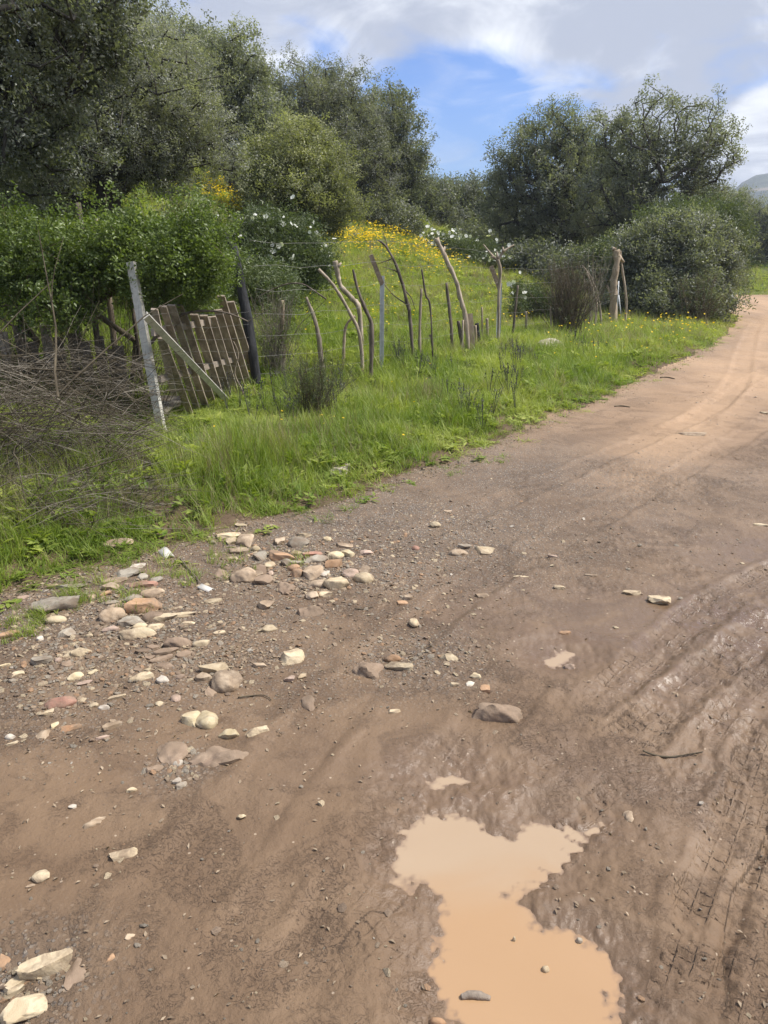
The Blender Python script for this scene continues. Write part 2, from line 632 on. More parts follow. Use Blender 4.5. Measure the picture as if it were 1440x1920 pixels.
# ------------------------------------------------------------------ materials
def material(name):
    m = bpy.data.materials.new(name)
    m.use_nodes = True
    nt = m.node_tree
    return m, nt, nt.nodes['Principled BSDF']


def attr(nt, name, inst=False):
    n = nt.nodes.new('ShaderNodeAttribute')
    n.attribute_name = name
    if inst:
        n.attribute_type = 'INSTANCER'
    return n.outputs['Fac']


def bump(nt, bsdf, h, dist, strength=1.0):
    b = nt.nodes.new('ShaderNodeBump')
    b.inputs['Strength'].default_value = strength
    b.inputs['Distance'].default_value = dist
    nt.links.new(h, b.inputs['Height'])
    nt.links.new(b.outputs[0], bsdf.inputs['Normal'])
    return b


def pos(nt):
    g = nt.nodes.new('ShaderNodeNewGeometry')
    return g.outputs['Position']


def obj_co(nt):
    g = nt.nodes.new('ShaderNodeTexCoord')
    return g.outputs['Object']


def mat_road():
    m, nt, b = material("muddy_road")
    p = pos(nt)
    wet, dry, grav, clod = attr(nt, 'wet'), attr(nt, 'dry'), attr(nt, 'grav'), attr(nt, 'clod')
    n1 = noise(nt, p, 1.3, 6, .6, .4)
    n2 = noise(nt, p, 14, 6, .65, .3)
    n3 = noise(nt, p, 90, 4, .65)
    n4 = noise(nt, p, 3.7, 5, .6, 1.2)
    col = mix(nt, sstep(nt, n1, .35, .68), (.134, .086, .051), (.195, .131, .080))
    col = mix(nt, sstep(nt, n4, .44, .66, 0, .75), col, (.112, .070, .040))
    col = mix(nt, mth(nt, 'MULTIPLY', dry, .9), col, mix(nt, n2, (.33, .215, .130), (.45, .31, .195)))
    col = mix(nt, mth(nt, 'MULTIPLY', wet, sstep(nt, n2, .35, .65, .45, .85)), col, (.150, .102, .068))
    vor = N(nt, 'ShaderNodeTexVoronoi', feature='F1')
    vor.inputs['Scale'].default_value = 75
    vor.inputs['Randomness'].default_value = 1
    L(nt, p, vor.inputs['Vector'])
    hs = N(nt, 'ShaderNodeSeparateColor'); L(nt, vor.outputs['Color'], hs.inputs[0])
    peb = mix(nt, hs.outputs[0], (.10, .085, .075), (.30, .26, .21))
    peb = mix(nt, sstep(nt, hs.outputs[1], .75, 1.0), peb, (.42, .33, .24))
    gf = mth(nt, 'MULTIPLY', grav, sstep(nt, mth(nt, 'ADD', hs.outputs[2], mth(nt, 'MULTIPLY', n2, .5)), .55, .75))
    gf = mth(nt, 'MULTIPLY', gf, sstep(nt, vor.outputs['Distance'], .35, .55, 1, 0))
    col = mix(nt, mth(nt, 'MULTIPLY', grav, .45), col, (.125, .098, .072))
    col = mix(nt, gf, col, peb)
    # organic specks and pale grit
    col = mix(nt, sstep(nt, n3, .62, .72, 0, .5), col, (.055, .038, .028))
    v2 = N(nt, 'ShaderNodeTexVoronoi', feature='F1'); v2.inputs['Scale'].default_value = 34; L(nt, p, v2.inputs['Vector'])
    h2 = N(nt, 'ShaderNodeSeparateColor'); L(nt, v2.outputs['Color'], h2.inputs[0])
    sp = mth(nt, 'MULTIPLY', sstep(nt, h2.outputs[0], .90, .92), sstep(nt, v2.outputs['Distance'], .10, .16, 1, 0))
    col = mix(nt, mth(nt, 'MULTIPLY', sp, .8), col, (.38, .30, .22))
    hv = N(nt, 'ShaderNodeHueSaturation'); hv.inputs['Saturation'].default_value = 1.12
    L(nt, col, hv.inputs['Color'])
    L(nt, hv.outputs[0], b.inputs['Base Color'])
    w2 = mth(nt, 'MULTIPLY', wet, sstep(nt, noise(nt, p, 6, 5, .6, .5), .34, .54))
    rg = mth(nt, 'SUBTRACT', .78, mth(nt, 'MULTIPLY', w2, .60))
    rg = mth(nt, 'SUBTRACT', rg, mth(nt, 'MULTIPLY', sstep(nt, n1, .45, .7), .12))
    L(nt, rg, b.inputs['Roughness'])
    b.inputs['Specular IOR Level'].default_value = .6
    h0 = mth(nt, 'ABSOLUTE', mth(nt, 'SUBTRACT', noise(nt, p, 30, 6, .68), .5))
    h = mth(nt, 'ADD', mth(nt, 'MULTIPLY', mth(nt, 'SUBTRACT', n2, mth(nt, 'MULTIPLY', h0, mth(nt, 'MULTIPLY', clod, 1.6))), .75), mth(nt, 'MULTIPLY', n3, .26))
    h = mth(nt, 'ADD', h, mth(nt, 'MULTIPLY', gf, .5))
    # cracked, flaky skin where it is clodded
    v3 = N(nt, 'ShaderNodeTexVoronoi', feature='DISTANCE_TO_EDGE'); v3.inputs['Scale'].default_value = 22
    dsp = N(nt, 'ShaderNodeVectorMath', operation='ADD')
    nn = N(nt, 'ShaderNodeTexNoise'); nn.inputs['Scale'].default_value = 9; L(nt, p, nn.inputs['Vector'])
    sc = N(nt, 'ShaderNodeVectorMath', operation='SCALE'); sc.inputs[3].default_value = .16
    L(nt, nn.outputs['Color'], sc.inputs[0]); L(nt, sc.outputs[0], dsp.inputs[0]); L(nt, p, dsp.inputs[1]); L(nt, dsp.outputs[0], v3.inputs['Vector'])
    n5 = noise(nt, p, 26, 5, .6, 2.5)
    cr = mth(nt, 'MULTIPLY', sstep(nt, mth(nt, 'ABSOLUTE', mth(nt, 'SUBTRACT', n5, .5)), 0, .022, -1, 0), mth(nt, 'MULTIPLY', mth(nt, 'ADD', mth(nt, 'MULTIPLY', clod, .7), .3), sstep(nt, n4, .42, .58)))
    h = mth(nt, 'ADD', h, mth(nt, 'MULTIPLY', cr, .28))
    # grooves left by the blocks of the tyres
    ts, tt, tw = attr(nt, 'ts'), attr(nt, 'tt'), attr(nt, 'tw')
    q1 = mth(nt, 'FRACT', mth(nt, 'ADD', mth(nt, 'DIVIDE', ts, .036), mth(nt, 'ADD', mth(nt, 'MULTIPLY', mth(nt, 'ABSOLUTE', tt), .9), mth(nt, 'MULTIPLY', n2, 1.9))))
    g1 = sstep(nt, mth(nt, 'ABSOLUTE', mth(nt, 'SUBTRACT', q1, .5)), .30, .44)
    q2 = mth(nt, 'FRACT', mth(nt, 'ADD', mth(nt, 'MULTIPLY', tt, 2.0), mth(nt, 'MULTIPLY', n2, .25)))
    g2 = sstep(nt, mth(nt, 'ABSOLUTE', mth(nt, 'SUBTRACT', q2, .5)), .38, .46)
    gg = mth(nt, 'MULTIPLY', mth(nt, 'MAXIMUM', g1, g2), mth(nt, 'MULTIPLY', tw, mth(nt, 'MULTIPLY', sstep(nt, n2, .38, .6, .2, 1), sstep(nt, noise(nt, p, 4.5, 4, .6), .38, .58))))
    h = mth(nt, 'SUBTRACT', h, mth(nt, 'MULTIPLY', gg, 1.1))
    bm_ = bump(nt, b, h, .010, 1.0)
    L(nt, mth(nt, 'SUBTRACT', 1.0, mth(nt, 'MULTIPLY', wet, .55)), bm_.inputs['Strength'])
    return m


def mat_soil():
    m, nt, b = material("verge_soil")
    p = pos(nt)
    n1 = noise(nt, p, .35, 6, .6, .3)
    n2 = noise(nt, p, 12, 6, .65)
    n3 = noise(nt, p, 2.2, 5, .6)
    gr = attr(nt, 'green')
    col = mix(nt, n2, (.09, .060, .038), (.15, .105, .066))
    g = mix(nt, sstep(nt, n1, .35, .65), (.070, .105, .026), (.115, .135, .042))
    g = mix(nt, sstep(nt, n3, .5, .75, 0, .6), g, (.15, .14, .06))
    col = mix(nt, mth(nt, 'MULTIPLY', gr, sstep(nt, n2, .3, .55, .5, 1)), col, g)
    L(nt, col, b.inputs['Base Color'])
    b.inputs['Roughness'].default_value = .92
    b.inputs['Specular IOR Level'].default_value = .2
    bump(nt, b, n2, .02, .8)
    return m


def mat_water():
    m, nt, b = material("muddy_water")
    p = pos(nt)
    n1 = noise(nt, p, 2.2, 4, .55, .6)
    n2 = noise(nt, p, 60, 3, .7)
    yy = N(nt, 'ShaderNodeSeparateXYZ'); L(nt, p, yy.inputs[0])
    pl = sstep(nt, mth(nt, 'ADD', yy.outputs[1], mth(nt, 'MULTIPLY', n1, .5)), 1.72, 2.0)  # far water paler: bright cloud reflection painted into the base colour
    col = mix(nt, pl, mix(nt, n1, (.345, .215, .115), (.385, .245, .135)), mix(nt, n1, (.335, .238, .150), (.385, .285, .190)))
    col = mix(nt, sstep(nt, n2, .70, .78, 0, .5), col, (.30, .20, .12))
    dep = mth(nt, 'ADD', attr(nt, 'dep'), mth(nt, 'MULTIPLY', mth(nt, 'SUBTRACT', noise(nt, p, 45, 4, .6), .5), .006))
    col = mix(nt, sstep(nt, dep, -.002, .0045), (.20, .135, .092), col)
    L(nt, col, b.inputs['Base Color'])
    b.inputs['Roughness'].default_value = .04
    b.inputs['IOR'].default_value = 1.40
    bump(nt, b, noise(nt, p, 5, 2, .5), .002, .25)
    return m


def mat_bark(name, c0, c1, scale=9, rough=.9):
    m, nt, b = material(name)
    o = obj_co(nt)
    mp = N(nt, 'ShaderNodeMapping'); mp.inputs['Scale'].default_value = (1, 1, .25)
    L(nt, o, mp.inputs[0])
    n1 = noise(nt, mp.outputs[0], scale, 6, .65, .3)
    n2 = noise(nt, o, scale * 4, 4, .6)
    col = mix(nt, sstep(nt, n1, .3, .7), c0, c1)
    oi = N(nt, 'ShaderNodeObjectInfo')
    hv = N(nt, 'ShaderNodeHueSaturation')
    L(nt, mth(nt, 'ADD', mth(nt, 'MULTIPLY', oi.outputs['Random'], .35), .82), hv.inputs['Value'])
    L(nt, col, hv.inputs['Color'])
    L(nt, hv.outputs[0], b.inputs['Base Color'])
    b.inputs['Roughness'].default_value = rough
    b.inputs['Specular IOR Level'].default_value = .25
    bump(nt, b, mth(nt, 'ADD', n1, mth(nt, 'MULTIPLY', n2, .4)), .01, .9)
    return m


def mat_leaf(name, ca, cb, trans=.35, gloss=.35, rough=.5):
    """ca..cb mixed by the instance's tint; leaves let some light through"""
    m, nt, b = material(name)
    out = nt.nodes['Material Output']
    t = attr(nt, 'tint', True)
    oi = N(nt, 'ShaderNodeObjectInfo')
    g = N(nt, 'ShaderNodeNewGeometry')
    lf = attr(nt, 'lv')
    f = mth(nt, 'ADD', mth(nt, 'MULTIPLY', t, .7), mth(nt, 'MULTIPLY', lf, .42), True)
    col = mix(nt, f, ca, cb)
    L(nt, col, b.inputs['Base Color'])
    b.inputs['Roughness'].default_value = rough
    b.inputs['Specular IOR Level'].default_value = gloss
    tr = N(nt, 'ShaderNodeBsdfTranslucent')
    tcol = mix(nt, 1.0, col, (1.25, 1.35, .55), 'MULTIPLY')
    L(nt, tcol, tr.inputs[0])
    mx = N(nt, 'ShaderNodeMixShader'); mx.inputs[0].default_value = trans
    L(nt, b.outputs[0], mx.inputs[1]); L(nt, tr.outputs[0], mx.inputs[2])
    L(nt, mx.outputs[0], out.inputs[0])
    return m


def mat_plain(name, c0, c1, scale=20, rough=.8, bd=.003, metal=0):
    m, nt, b = material(name)
    o = obj_co(nt)
    n1 = noise(nt, o, scale, 6, .62, .2)
    n2 = noise(nt, o, scale * .2, 4, .6)
    col = mix(nt, sstep(nt, n1, .3, .7), c0, c1)
    col = mix(nt, sstep(nt, n2, .5, .7, 0, .4), col, tuple(c * .55 for c in c0))
    L(nt, col, b.inputs['Base Color'])
    b.inputs['Roughness'].default_value = rough
    b.inputs['Metallic'].default_value = metal
    b.inputs['Specular IOR Level'].default_value = .3
    bump(nt, b, n1, bd, .8)
    return m


def mat_stone(name, c0, c1, c2, mud=.35):
    m, nt, b = material(name)
    o = obj_co(nt)
    oi = N(nt, 'ShaderNodeObjectInfo')
    ad = N(nt, 'ShaderNodeVectorMath', operation='ADD')
    cb = N(nt, 'ShaderNodeCombineXYZ')
    L(nt, mth(nt, 'MULTIPLY', oi.outputs['Random'], 37.0), cb.inputs[0])
    L(nt, o, ad.inputs[0]); L(nt, cb.outputs[0], ad.inputs[1])
    v = ad.outputs[0]
    n1 = noise(nt, v, 16, 6, .62, .6)
    n2 = noise(nt, v, 70, 5, .65)
    n3 = noise(nt, v, 5, 4, .6, 1.0)
    col = mix(nt, sstep(nt, n1, .32, .68), c0, c1)
    col = mix(nt, sstep(nt, n3, .52, .70, 0, .7), col, c2)
    col = mix(nt, sstep(nt, n2, .60, .75, 0, .45), col, tuple(c * .5 for c in c0))
    n4 = noise(nt, v, 9, 5, .7, .4)
    col = mix(nt, sstep(nt, n4, .55 - mud * .35, .72 - mud * .2, 0, .85), col, (.21, .150, .100))
    hv = N(nt, 'ShaderNodeHueSaturation')
    L(nt, mth(nt, 'ADD', mth(nt, 'MULTIPLY', oi.outputs['Random'], .35), .80), hv.inputs['Value'])
    L(nt, col, hv.inputs['Color'])
    L(nt, hv.outputs[0], b.inputs['Base Color'])
    b.inputs['Roughness'].default_value = .78
    b.inputs['Specular IOR Level'].default_value = .35
    bump(nt, b, mth(nt, 'ADD', n1, mth(nt, 'MULTIPLY', n2, .35)), .006, .9)
    return m


M = {}
M['road'] = mat_road()
M['soil'] = mat_soil()
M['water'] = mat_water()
M['bark'] = mat_bark('oak_bark', (.035, .030, .025), (.095, .085, .072), 7)
M['deadwood'] = mat_bark('dead_wood', (.21, .17, .125), (.45, .37, .285), 16)
M['darkwood'] = mat_bark('weathered_dark_wood', (.075, .060, .048), (.21, .17, .135), 16)
M['palewood'] = mat_bark('bleached_wood', (.25, .19, .13), (.46, .37, .27), 18)
M['slat'] = mat_bark('weathered_board', (.20, .16, .122), (.38, .315, .25), 14)
M['char'] = mat_bark('charred_wood', (.012, .012, .013), (.055, .055, .058), 14)
M['twig'] = mat_bark('dry_twig', (.15, .125, .090), (.34, .30, .24), 10)
M['twigdark'] = mat_bark('dark_twig', (.055, .044, .029), (.15, .122, .080), 10)
M['galv'] = mat_plain('galvanised_steel', (.46, .48, .49), (.60, .62, .63), 22, .5, .001, .1)
M['concrete'] = mat_plain('pale_concrete', (.45, .43, .37), (.60, .57, .50), 30, .95, .003)
M['rust'] = mat_plain('rusty_bracket', (.26, .19, .15), (.42, .33, .26), 30, .8, .002)
M['wire'] = mat_plain('fence_wire', (.17, .16, .15), (.28, .27, .25), 30, .6, .0005, .4)
M['pipe'] = mat_plain('pale_clay_pipe', (.45, .42, .37), (.60, .57, .51), 26, .8, .002)
M['oak'] = mat_leaf('holm_oak_leaf', (.088, .098, .070), (.320, .330, .265), .42, .5, .42)
M['oakyoung'] = mat_leaf('young_oak_leaf', (.10, .112, .062), (.44, .44, .24), .40, .4, .45)
M['olive'] = mat_leaf('grey_oak_leaf', (.105, .112, .088), (.38, .38, .33), .42, .5, .42)
M['bushleaf'] = mat_leaf('hawthorn_leaf', (.066, .100, .026), (.22, .28, .075), .38, .4, .42)
M['cistus'] = mat_leaf('rockrose_leaf', (.060, .090, .035), (.19, .22, .10), .3, .4, .45)
M['grass'] = mat_leaf('grass_blade', (.125, .200, .026), (.42, .45, .11), .40, .3, .5)
M['drygrass'] = mat_leaf('dry_grass', (.20, .17, .09), (.38, .33, .20), .35, .2, .6)
M['white'] = mat_leaf('white_petal', (.75, .75, .70), (.85, .85, .80), .3, .2, .6)
M['yellow'] = mat_leaf('yellow_petal', (.75, .48, .02), (.85, .62, .04), .3, .2, .6)
M['litter'] = mat_leaf('fallen_leaf', (.16, .115, .075), (.46, .36, .25), .1, .2, .7)
M['s_tan'] = mat_stone('tan_stone', (.37, .27, .175), (.48, .375, .26), (.31, .21, .12), .42)
M['s_cream'] = mat_stone('cream_stone', (.44, .345, .215), (.57, .465, .31), (.38, .27, .15), .32)
M['s_grey'] = mat_stone('grey_stone', (.27, .235, .18), (.39, .345, .27), (.23, .19, .14), .42)
M['s_brown'] = mat_stone('brown_stone', (.24, .165, .11), (.33, .24, .165), (.20, .14, .10), .5)
M['s_orange'] = mat_stone('orange_stone', (.36, .21, .11), (.46, .29, .17), (.28, .14, .07))
M['s_red'] = mat_stone('red_stone', (.34, .17, .12), (.42, .24, .17), (.24, .12, .09))
M['s_yellow'] = mat_stone('yellow_stone', (.47, .37, .21), (.60, .50, .33), (.42, .32, .20), .15)
M['s_pink'] = mat_stone('pink_stone', (.38, .27, .20), (.48, .36, .28), (.33, .23, .17), .35)
M['s_white'] = mat_stone('white_stone', (.46, .40, .32), (.57, .51, .42), (.42, .36, .27), .25)

# ------------------------------------------------------------------ the ground: one polar sheet, split into road and verge
def build_ground():
    az = np.concatenate([np.linspace(-180, -40, 40)[:-1], np.linspace(-40, 40, 660), np.linspace(40, 180, 40)[1:-1]])
    rr = [0.02, .25, .5, .8]
    while rr[-1] < 9: rr.append(rr[-1] * 1.0052)
    while rr[-1] < 40: rr.append(rr[-1] * 1.011)
    while rr[-1] < 110: rr.append(rr[-1] * 1.025)
    while rr[-1] < 1500: rr.append(rr[-1] * 1.12)
    rr = np.array(rr)
    A, Rr = np.meshgrid(np.radians(az), rr)
    x, y = Rr * np.sin(A), Rr * np.cos(A)
    z, rs, S, T, W, ps, clod = H(x, y, True)
    nr, na = x.shape
    idx = np.arange(nr * na).reshape(nr, na)
    nx = np.roll(idx, -1, 1)
    q = np.stack([idx[:-1], nx[:-1], nx[1:], idx[1:]], -1).reshape(-1, 4)
    q = q[:, ::-1]
    V = np.stack([x, y, z], -1).reshape(-1, 3)
    rsf = rs.ravel()
    road = (rsf[q].mean(1) > 0) & (rsf[q].max(1) < 7.5) & (np.hypot(V[q, 0], V[q, 1]).max(1) < 75)
    xf, yf = x.ravel(), y.ravel()
    # wet sheen, dry wheel tracks, gravel
    def blobs(lst):
        g = np.zeros(xf.shape)
        for px, py, rx, ry, a in lst:
            cx, cy = onz(px, py)
            g = np.maximum(g, a * np.exp(-((xf - cx) / rx) ** 2 - ((yf - cy) / ry) ** 2))
        return g
    wet = blobs([(1400, 1180, .7, .5, 1), (1180, 1170, .9, .4, .85), (1050, 1225, .25, .2, 1), (1240, 1270, .5, .35, .6), (1330, 1330, .4, .3, .55), (1160, 1440, .5, .3, .5), (860, 1450, .3, .2, .8),
                 (1300, 1480, .3, .3, .35), (1430, 1060, .5, .6, .6), (600, 1450, .9, .3, .12)])
    wet = np.maximum(wet, .45 * np.exp(-(np.maximum(ps.ravel(), 0) / .09) ** 2))
    wet = np.clip(wet + .3 * fbm(xf * 1.1, yf * 1.1, 120, 3) * (wet > .05), 0, 1)
    dry = ss(yf, 5.5, 11) * (.82 + .5 * fbm(xf * .6, yf * .35, 131, 3))
    for P, hw, w in ((np.array([onz(*p) for p in ((1500, 560), (1420, 620), (1395, 690), (1340, 760), (1230, 850))]), .55, .9),
                     (np.array([onz(*p) for p in ((1560, 640), (1440, 720), (1330, 810), (1180, 900))]), .35, .7)):
        d, _ = poly_sd(xf, yf, P)
        dry = np.maximum(dry, w * np.exp(-(d / hw) ** 2))
    for k in (3, 6):
        d, _ = poly_sd(xf, yf, TRKW[k + 3][0])
        dry = np.maximum(dry, .5 * np.exp(-(d / .2) ** 2) * ss(yf, 4, 8))
    dry = np.maximum(dry, .6 * np.exp(-((rsf - .25) / .22) ** 2) * ss(yf, 4, 9))
    grav = np.clip(stony(xf, yf) + .45 * blobs([(1000, 900, 2, 1.4, 1), (820, 960, 1.4, 1, 1)]) + .25 * np.exp(-((rsf - .2) / .3) ** 2), 0, 1)
    atts = {'wet': wet, 'dry': np.clip(dry, 0, 1), 'grav': grav, 'clod': clod.ravel(), 'ts': S.ravel(), 'tt': T.ravel(), 'tw': W.ravel()}
    for name, mask, mat, kind in (('road', road, M['road'], 'structure'), ('ground', ~road, M['soil'], 'structure')):
        f = q[mask]
        u, inv = np.unique(f, return_inverse=True)
        f = inv.reshape(-1, 4)
        if name == 'road':
            at_ = {k: v[u] for k, v in atts.items()}
        else:
            at_ = {'green': ss(-rsf[u], .25, 1.2)}
        o = link(name, new_mesh(name, V[u], f, mat, True, at_), kind=kind)
        o['label'] = 'brown muddy dirt road with stones and tyre tracks' if name == 'road' else 'soil of the verge and the meadow slope'
    # murky water: a level sheet wherever the hollow may hold it
    for P in (PUD, PUD2, PUD3):
        x0, y0 = P.min(0) - .12; x1, y1 = P.max(0) + .12
        st = .009
        gx, gy = np.meshgrid(np.arange(x0, x1, st), np.arange(max(y0, .2), y1, st))
        e = puddle_sd(gx.ravel(), gy.ravel())
        ii = np.arange(gx.size).reshape(gx.shape)
        qq = np.stack([ii[:-1, :-1], ii[:-1, 1:], ii[1:, 1:], ii[1:, :-1]], -1).reshape(-1, 4)
        keep = e[qq].max(1) < .11
        u, inv = np.unique(qq[keep], return_inverse=True)
        off = base_h(gx.ravel()[u], gy.ravel()[u]).mean() * 0
        VV = np.stack([gx.ravel()[u], gy.ravel()[u], base_h(gx.ravel()[u], gy.ravel()[u]) * 1.0 + WL], -1)
        VV[:, 2] = VV[:, 2].mean()
        dep = VV[:, 2] - H(VV[:, 0], VV[:, 1])
        lab = 'large puddle of opaque orange brown water in the near ruts' if P is PUD else ('small pale puddle on the wet mud sheen' if P is PUD2 else 'thin streak of water just above the large puddle')
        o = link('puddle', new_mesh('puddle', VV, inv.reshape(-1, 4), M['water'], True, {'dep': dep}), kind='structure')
        o['label'] = lab
    # far hill
    ax = np.radians(np.linspace(-60, 60, 160)); rh = np.linspace(0, 1, 30)
    AA, RH = np.meshgrid(ax, rh)
    rad = 620 + RH * 700
    deg = np.degrees(AA)
    peak = 84 * np.exp(-((deg - 25.0) / 3.6) ** 2) * 1.0 + 38 * np.exp(-((deg - 33) / 5) ** 2) + 30 * np.exp(-((deg + 10) / 22) ** 2) + 25
    hh = -6 + peak * np.sin(np.clip(RH * 1.35, 0, 1) * math.pi / 2) * (1 + .06 * fbm(AA * 30, RH * 6, 150, 4)) + 4 * fbm(AA * 60, RH * 9, 155, 3) * RH
    Vh = np.stack([rad * np.sin(AA), rad * np.cos(AA), hh], -1).reshape(-1, 3)
    ii = np.arange(AA.size).reshape(AA.shape)
    qq = np.stack([ii[:-1, :-1], ii[:-1, 1:], ii[1:, 1:], ii[1:, :-1]], -1).reshape(-1, 4)
    m, nt, b = material('scrub_hill')
    p = pos(nt)
    n1 = noise(nt, p, .05, 6, .7); n2 = noise(nt, p, .012, 5, .6, .5)
    wv = N(nt, 'ShaderNodeSeparateXYZ'); L(nt, p, wv.inputs[0])
    tr_ = mth(nt, 'ABSOLUTE', mth(nt, 'SUBTRACT', mth(nt, 'ADD', wv.outputs[2], mth(nt, 'MULTIPLY', n2, 10)), 78))
    col = mix(nt, sstep(nt, n1, .4, .6), (.028, .042, .032), (.070, .085, .058))
    col = mix(nt, sstep(nt, tr_, 1.0, 2.4, .8, 0), col, (.22, .18, .14))
    L(nt, col, b.inputs['Base Color']); b.inputs['Roughness'].default_value = 1
    bump(nt, b, n1, 5)
    o = link('hill', new_mesh('hill', Vh, qq, m), kind='structure'); o['label'] = 'scrub covered hill with a pale track in the distance'


build_ground()


# ------------------------------------------------------------------ scattering with geometry nodes
def scatter_group(sources):
    ng = bpy.data.node_groups.new('scatter', 'GeometryNodeTree')
    ng.interface.new_socket('Geometry', in_out='INPUT', socket_type='NodeSocketGeometry')
    ng.interface.new_socket('Geometry', in_out='OUTPUT', socket_type='NodeSocketGeometry')
    gi = ng.nodes.new('NodeGroupInput'); go = ng.nodes.new('NodeGroupOutput')
    iop = ng.nodes.new('GeometryNodeInstanceOnPoints')
    jn = ng.nodes.new('GeometryNodeJoinGeometry')
    for s in reversed(sources):
        oi = ng.nodes.new('GeometryNodeObjectInfo')
        oi.inputs['Object'].default_value = s
        oi.inputs['As Instance'].default_value = False
        g2 = ng.nodes.new('GeometryNodeGeometryToInstance')
        ng.links.new(oi.outputs['Geometry'], g2.inputs[0])
        ng.links.new(g2.outputs[0], jn.inputs[0])

    def na(name, t):
        n = ng.nodes.new('GeometryNodeInputNamedAttribute'); n.data_type = t; n.inputs[0].default_value = name
        return n.outputs[0]
    ng.links.new(gi.outputs[0], iop.inputs['Points'])
    ng.links.new(jn.outputs[0], iop.inputs['Instance'])
    iop.inputs['Pick Instance'].default_value = True
    fl = ng.nodes.new('ShaderNodeMath'); fl.operation = 'ROUND'
    ng.links.new(na('var', 'FLOAT'), fl.inputs[0])
    ng.links.new(fl.outputs[0], iop.inputs['Instance Index'])
    ng.links.new(na('rot', 'FLOAT_VECTOR'), iop.inputs['Rotation'])
    cx = ng.nodes.new('ShaderNodeCombineXYZ')
    s = na('scl', 'FLOAT'); sz = na('sclz', 'FLOAT')
    ng.links.new(s, cx.inputs[0]); ng.links.new(s, cx.inputs[1]); ng.links.new(sz, cx.inputs[2])
    ng.links.new(cx.outputs[0], iop.inputs['Scale'])
    ng.links.new(iop.outputs[0], go.inputs[0])
    return ng


def scatter(name, P, rot, scl, var, tint, group, parent=None, kind='stuff', label=None, sclz=None):
    me = bpy.data.meshes.new(name)
    P = np.asarray(P, np.float32)
    me.vertices.add(len(P)); me.vertices.foreach_set('co', P.ravel())
    for k, v in (('scl', scl), ('var', var), ('tint', tint), ('sclz', scl if sclz is None else sclz)):
        a = me.attributes.new(k, 'FLOAT', 'POINT'); a.data.foreach_set('value', np.asarray(v, np.float32))
    a = me.attributes.new('rot', 'FLOAT_VECTOR', 'POINT'); a.data.foreach_set('vector', np.asarray(rot, np.float32).ravel())
    o = link(name, me, parent, kind, label)
    md = o.modifiers.new('scatter', 'NODES'); md.node_group = group
    return o


def src(name, me):
    return bpy.data.objects.new(name, me)


rng = np.random.RandomState(11)


def tuft(nb, hmin, hmax, w, lean, spread, seed, mat, seg=3):
    g = np.random.RandomState(seed)
    mb = MB()
    for i in range(nb):
        a = g.uniform(0, 2 * math.pi); rd = spread * math.sqrt(g.rand())
        b = np.array([rd * math.cos(g.uniform(0, 6.28)), rd * math.sin(g.uniform(0, 6.28)), -.01])
        h = g.uniform(hmin, hmax); ln = g.uniform(.1, lean) * h; curl = g.uniform(.8, 2.4)
        d = np.array([math.cos(a), math.sin(a), 0]); s = np.array([-math.sin(a), math.cos(a), 0])
        V = []
        for k in range(seg + 1):
            t = k / seg
            c = b + d * ln * t ** curl + np.array([0, 0, h * (t - .25 * ln / h * t * t)])
            ww = w * (1 - t) ** .7 * g.uniform(.8, 1.2)
            if k == seg:
                V.append(c)
            else:
                V += [c - s * ww / 2, c + s * ww / 2]
        for k in range(seg - 1):
            pass
        q = [(2 * k, 2 * k + 1, 2 * k + 3, 2 * k + 2) for k in range(seg - 1)]
        V = np.array(V); v = g.rand()
        n0 = mb.n
        mb.add(V, q, v)
        mb.F.setdefault(3, []).append(np.array([[n0 + 2 * seg - 2, n0 + 2 * seg - 1, n0 + 2 * seg]]))
    return mb.mesh('grass_tuft', mat, True, 'lv')


def leafquad(mb, c, d, up, ln, wd, v, fold=.25):
    """a small pointed, slightly folded leaf"""
    d = d / (np.linalg.norm(d) + 1e-9)
    s = np.cross(d, up); s /= np.linalg.norm(s) + 1e-9
    n = np.cross(s, d)
    V = [c, c + d * ln * .45 + s * wd / 2 + n * wd * fold, c + d * ln - n * ln * .08, c + d * ln * .45 - s * wd / 2 + n * wd * fold]
    mb.add(V, [(0, 1, 2), (0, 2, 3)], v)


def sprig(seed, mat, nl, ln, wd, size, flat=False, droop=0.0):
    g = np.random.RandomState(seed)
    mb = MB()
    for i in range(nl):
        t = i / nl
        a = i * 2.4 + g.uniform(-.5, .5)
        c = np.array([g.normal(0, size * .22), g.normal(0, size * .22), size * g.uniform(-.5, .5)])
        d = np.array([math.cos(a), math.sin(a), g.uniform(-.5, .9) - droop])
        up = np.array([g.normal(0, .5), g.normal(0, .5), 1.0])
        leafquad(mb, c, d, up, ln * g.uniform(.7, 1.2), wd * g.uniform(.75, 1.2), g.rand())
    return mb.mesh('leaf_sprig', mat, True, 'lv')


# ---- grass
g_fresh = [src('tuft', tuft(26, .07, .20, .0062, .9, .07, 100 + i, M['grass'])) for i in range(4)]
g_fresh += [src('tuft', tuft(16, .16, .34, .0055, .8, .06, 120 + i, M['grass'])) for i in range(2)]
g_broad = []
for i in range(2):
    mb_ = MB(); gg = np.random.RandomState(140 + i)
    for k in range(12):
        a = gg.uniform(0, 6.28); c = np.array([gg.normal(0, .03), gg.normal(0, .03), .02 + gg.uniform(0, .08)])
        leafquad(mb_, c, np.array([math.cos(a), math.sin(a), gg.uniform(.3, 1.2)]), np.array([0, 0, 1.0]), gg.uniform(.05, .10), gg.uniform(.02, .035), gg.rand())
    g_broad.append(src('weed', mb_.mesh('weed', M['grass'], True, 'lv')))
g_dry = [src('tuft', tuft(14, .15, .38, .004, .7, .05, 160 + i, M['drygrass'])) for i in range(2)]
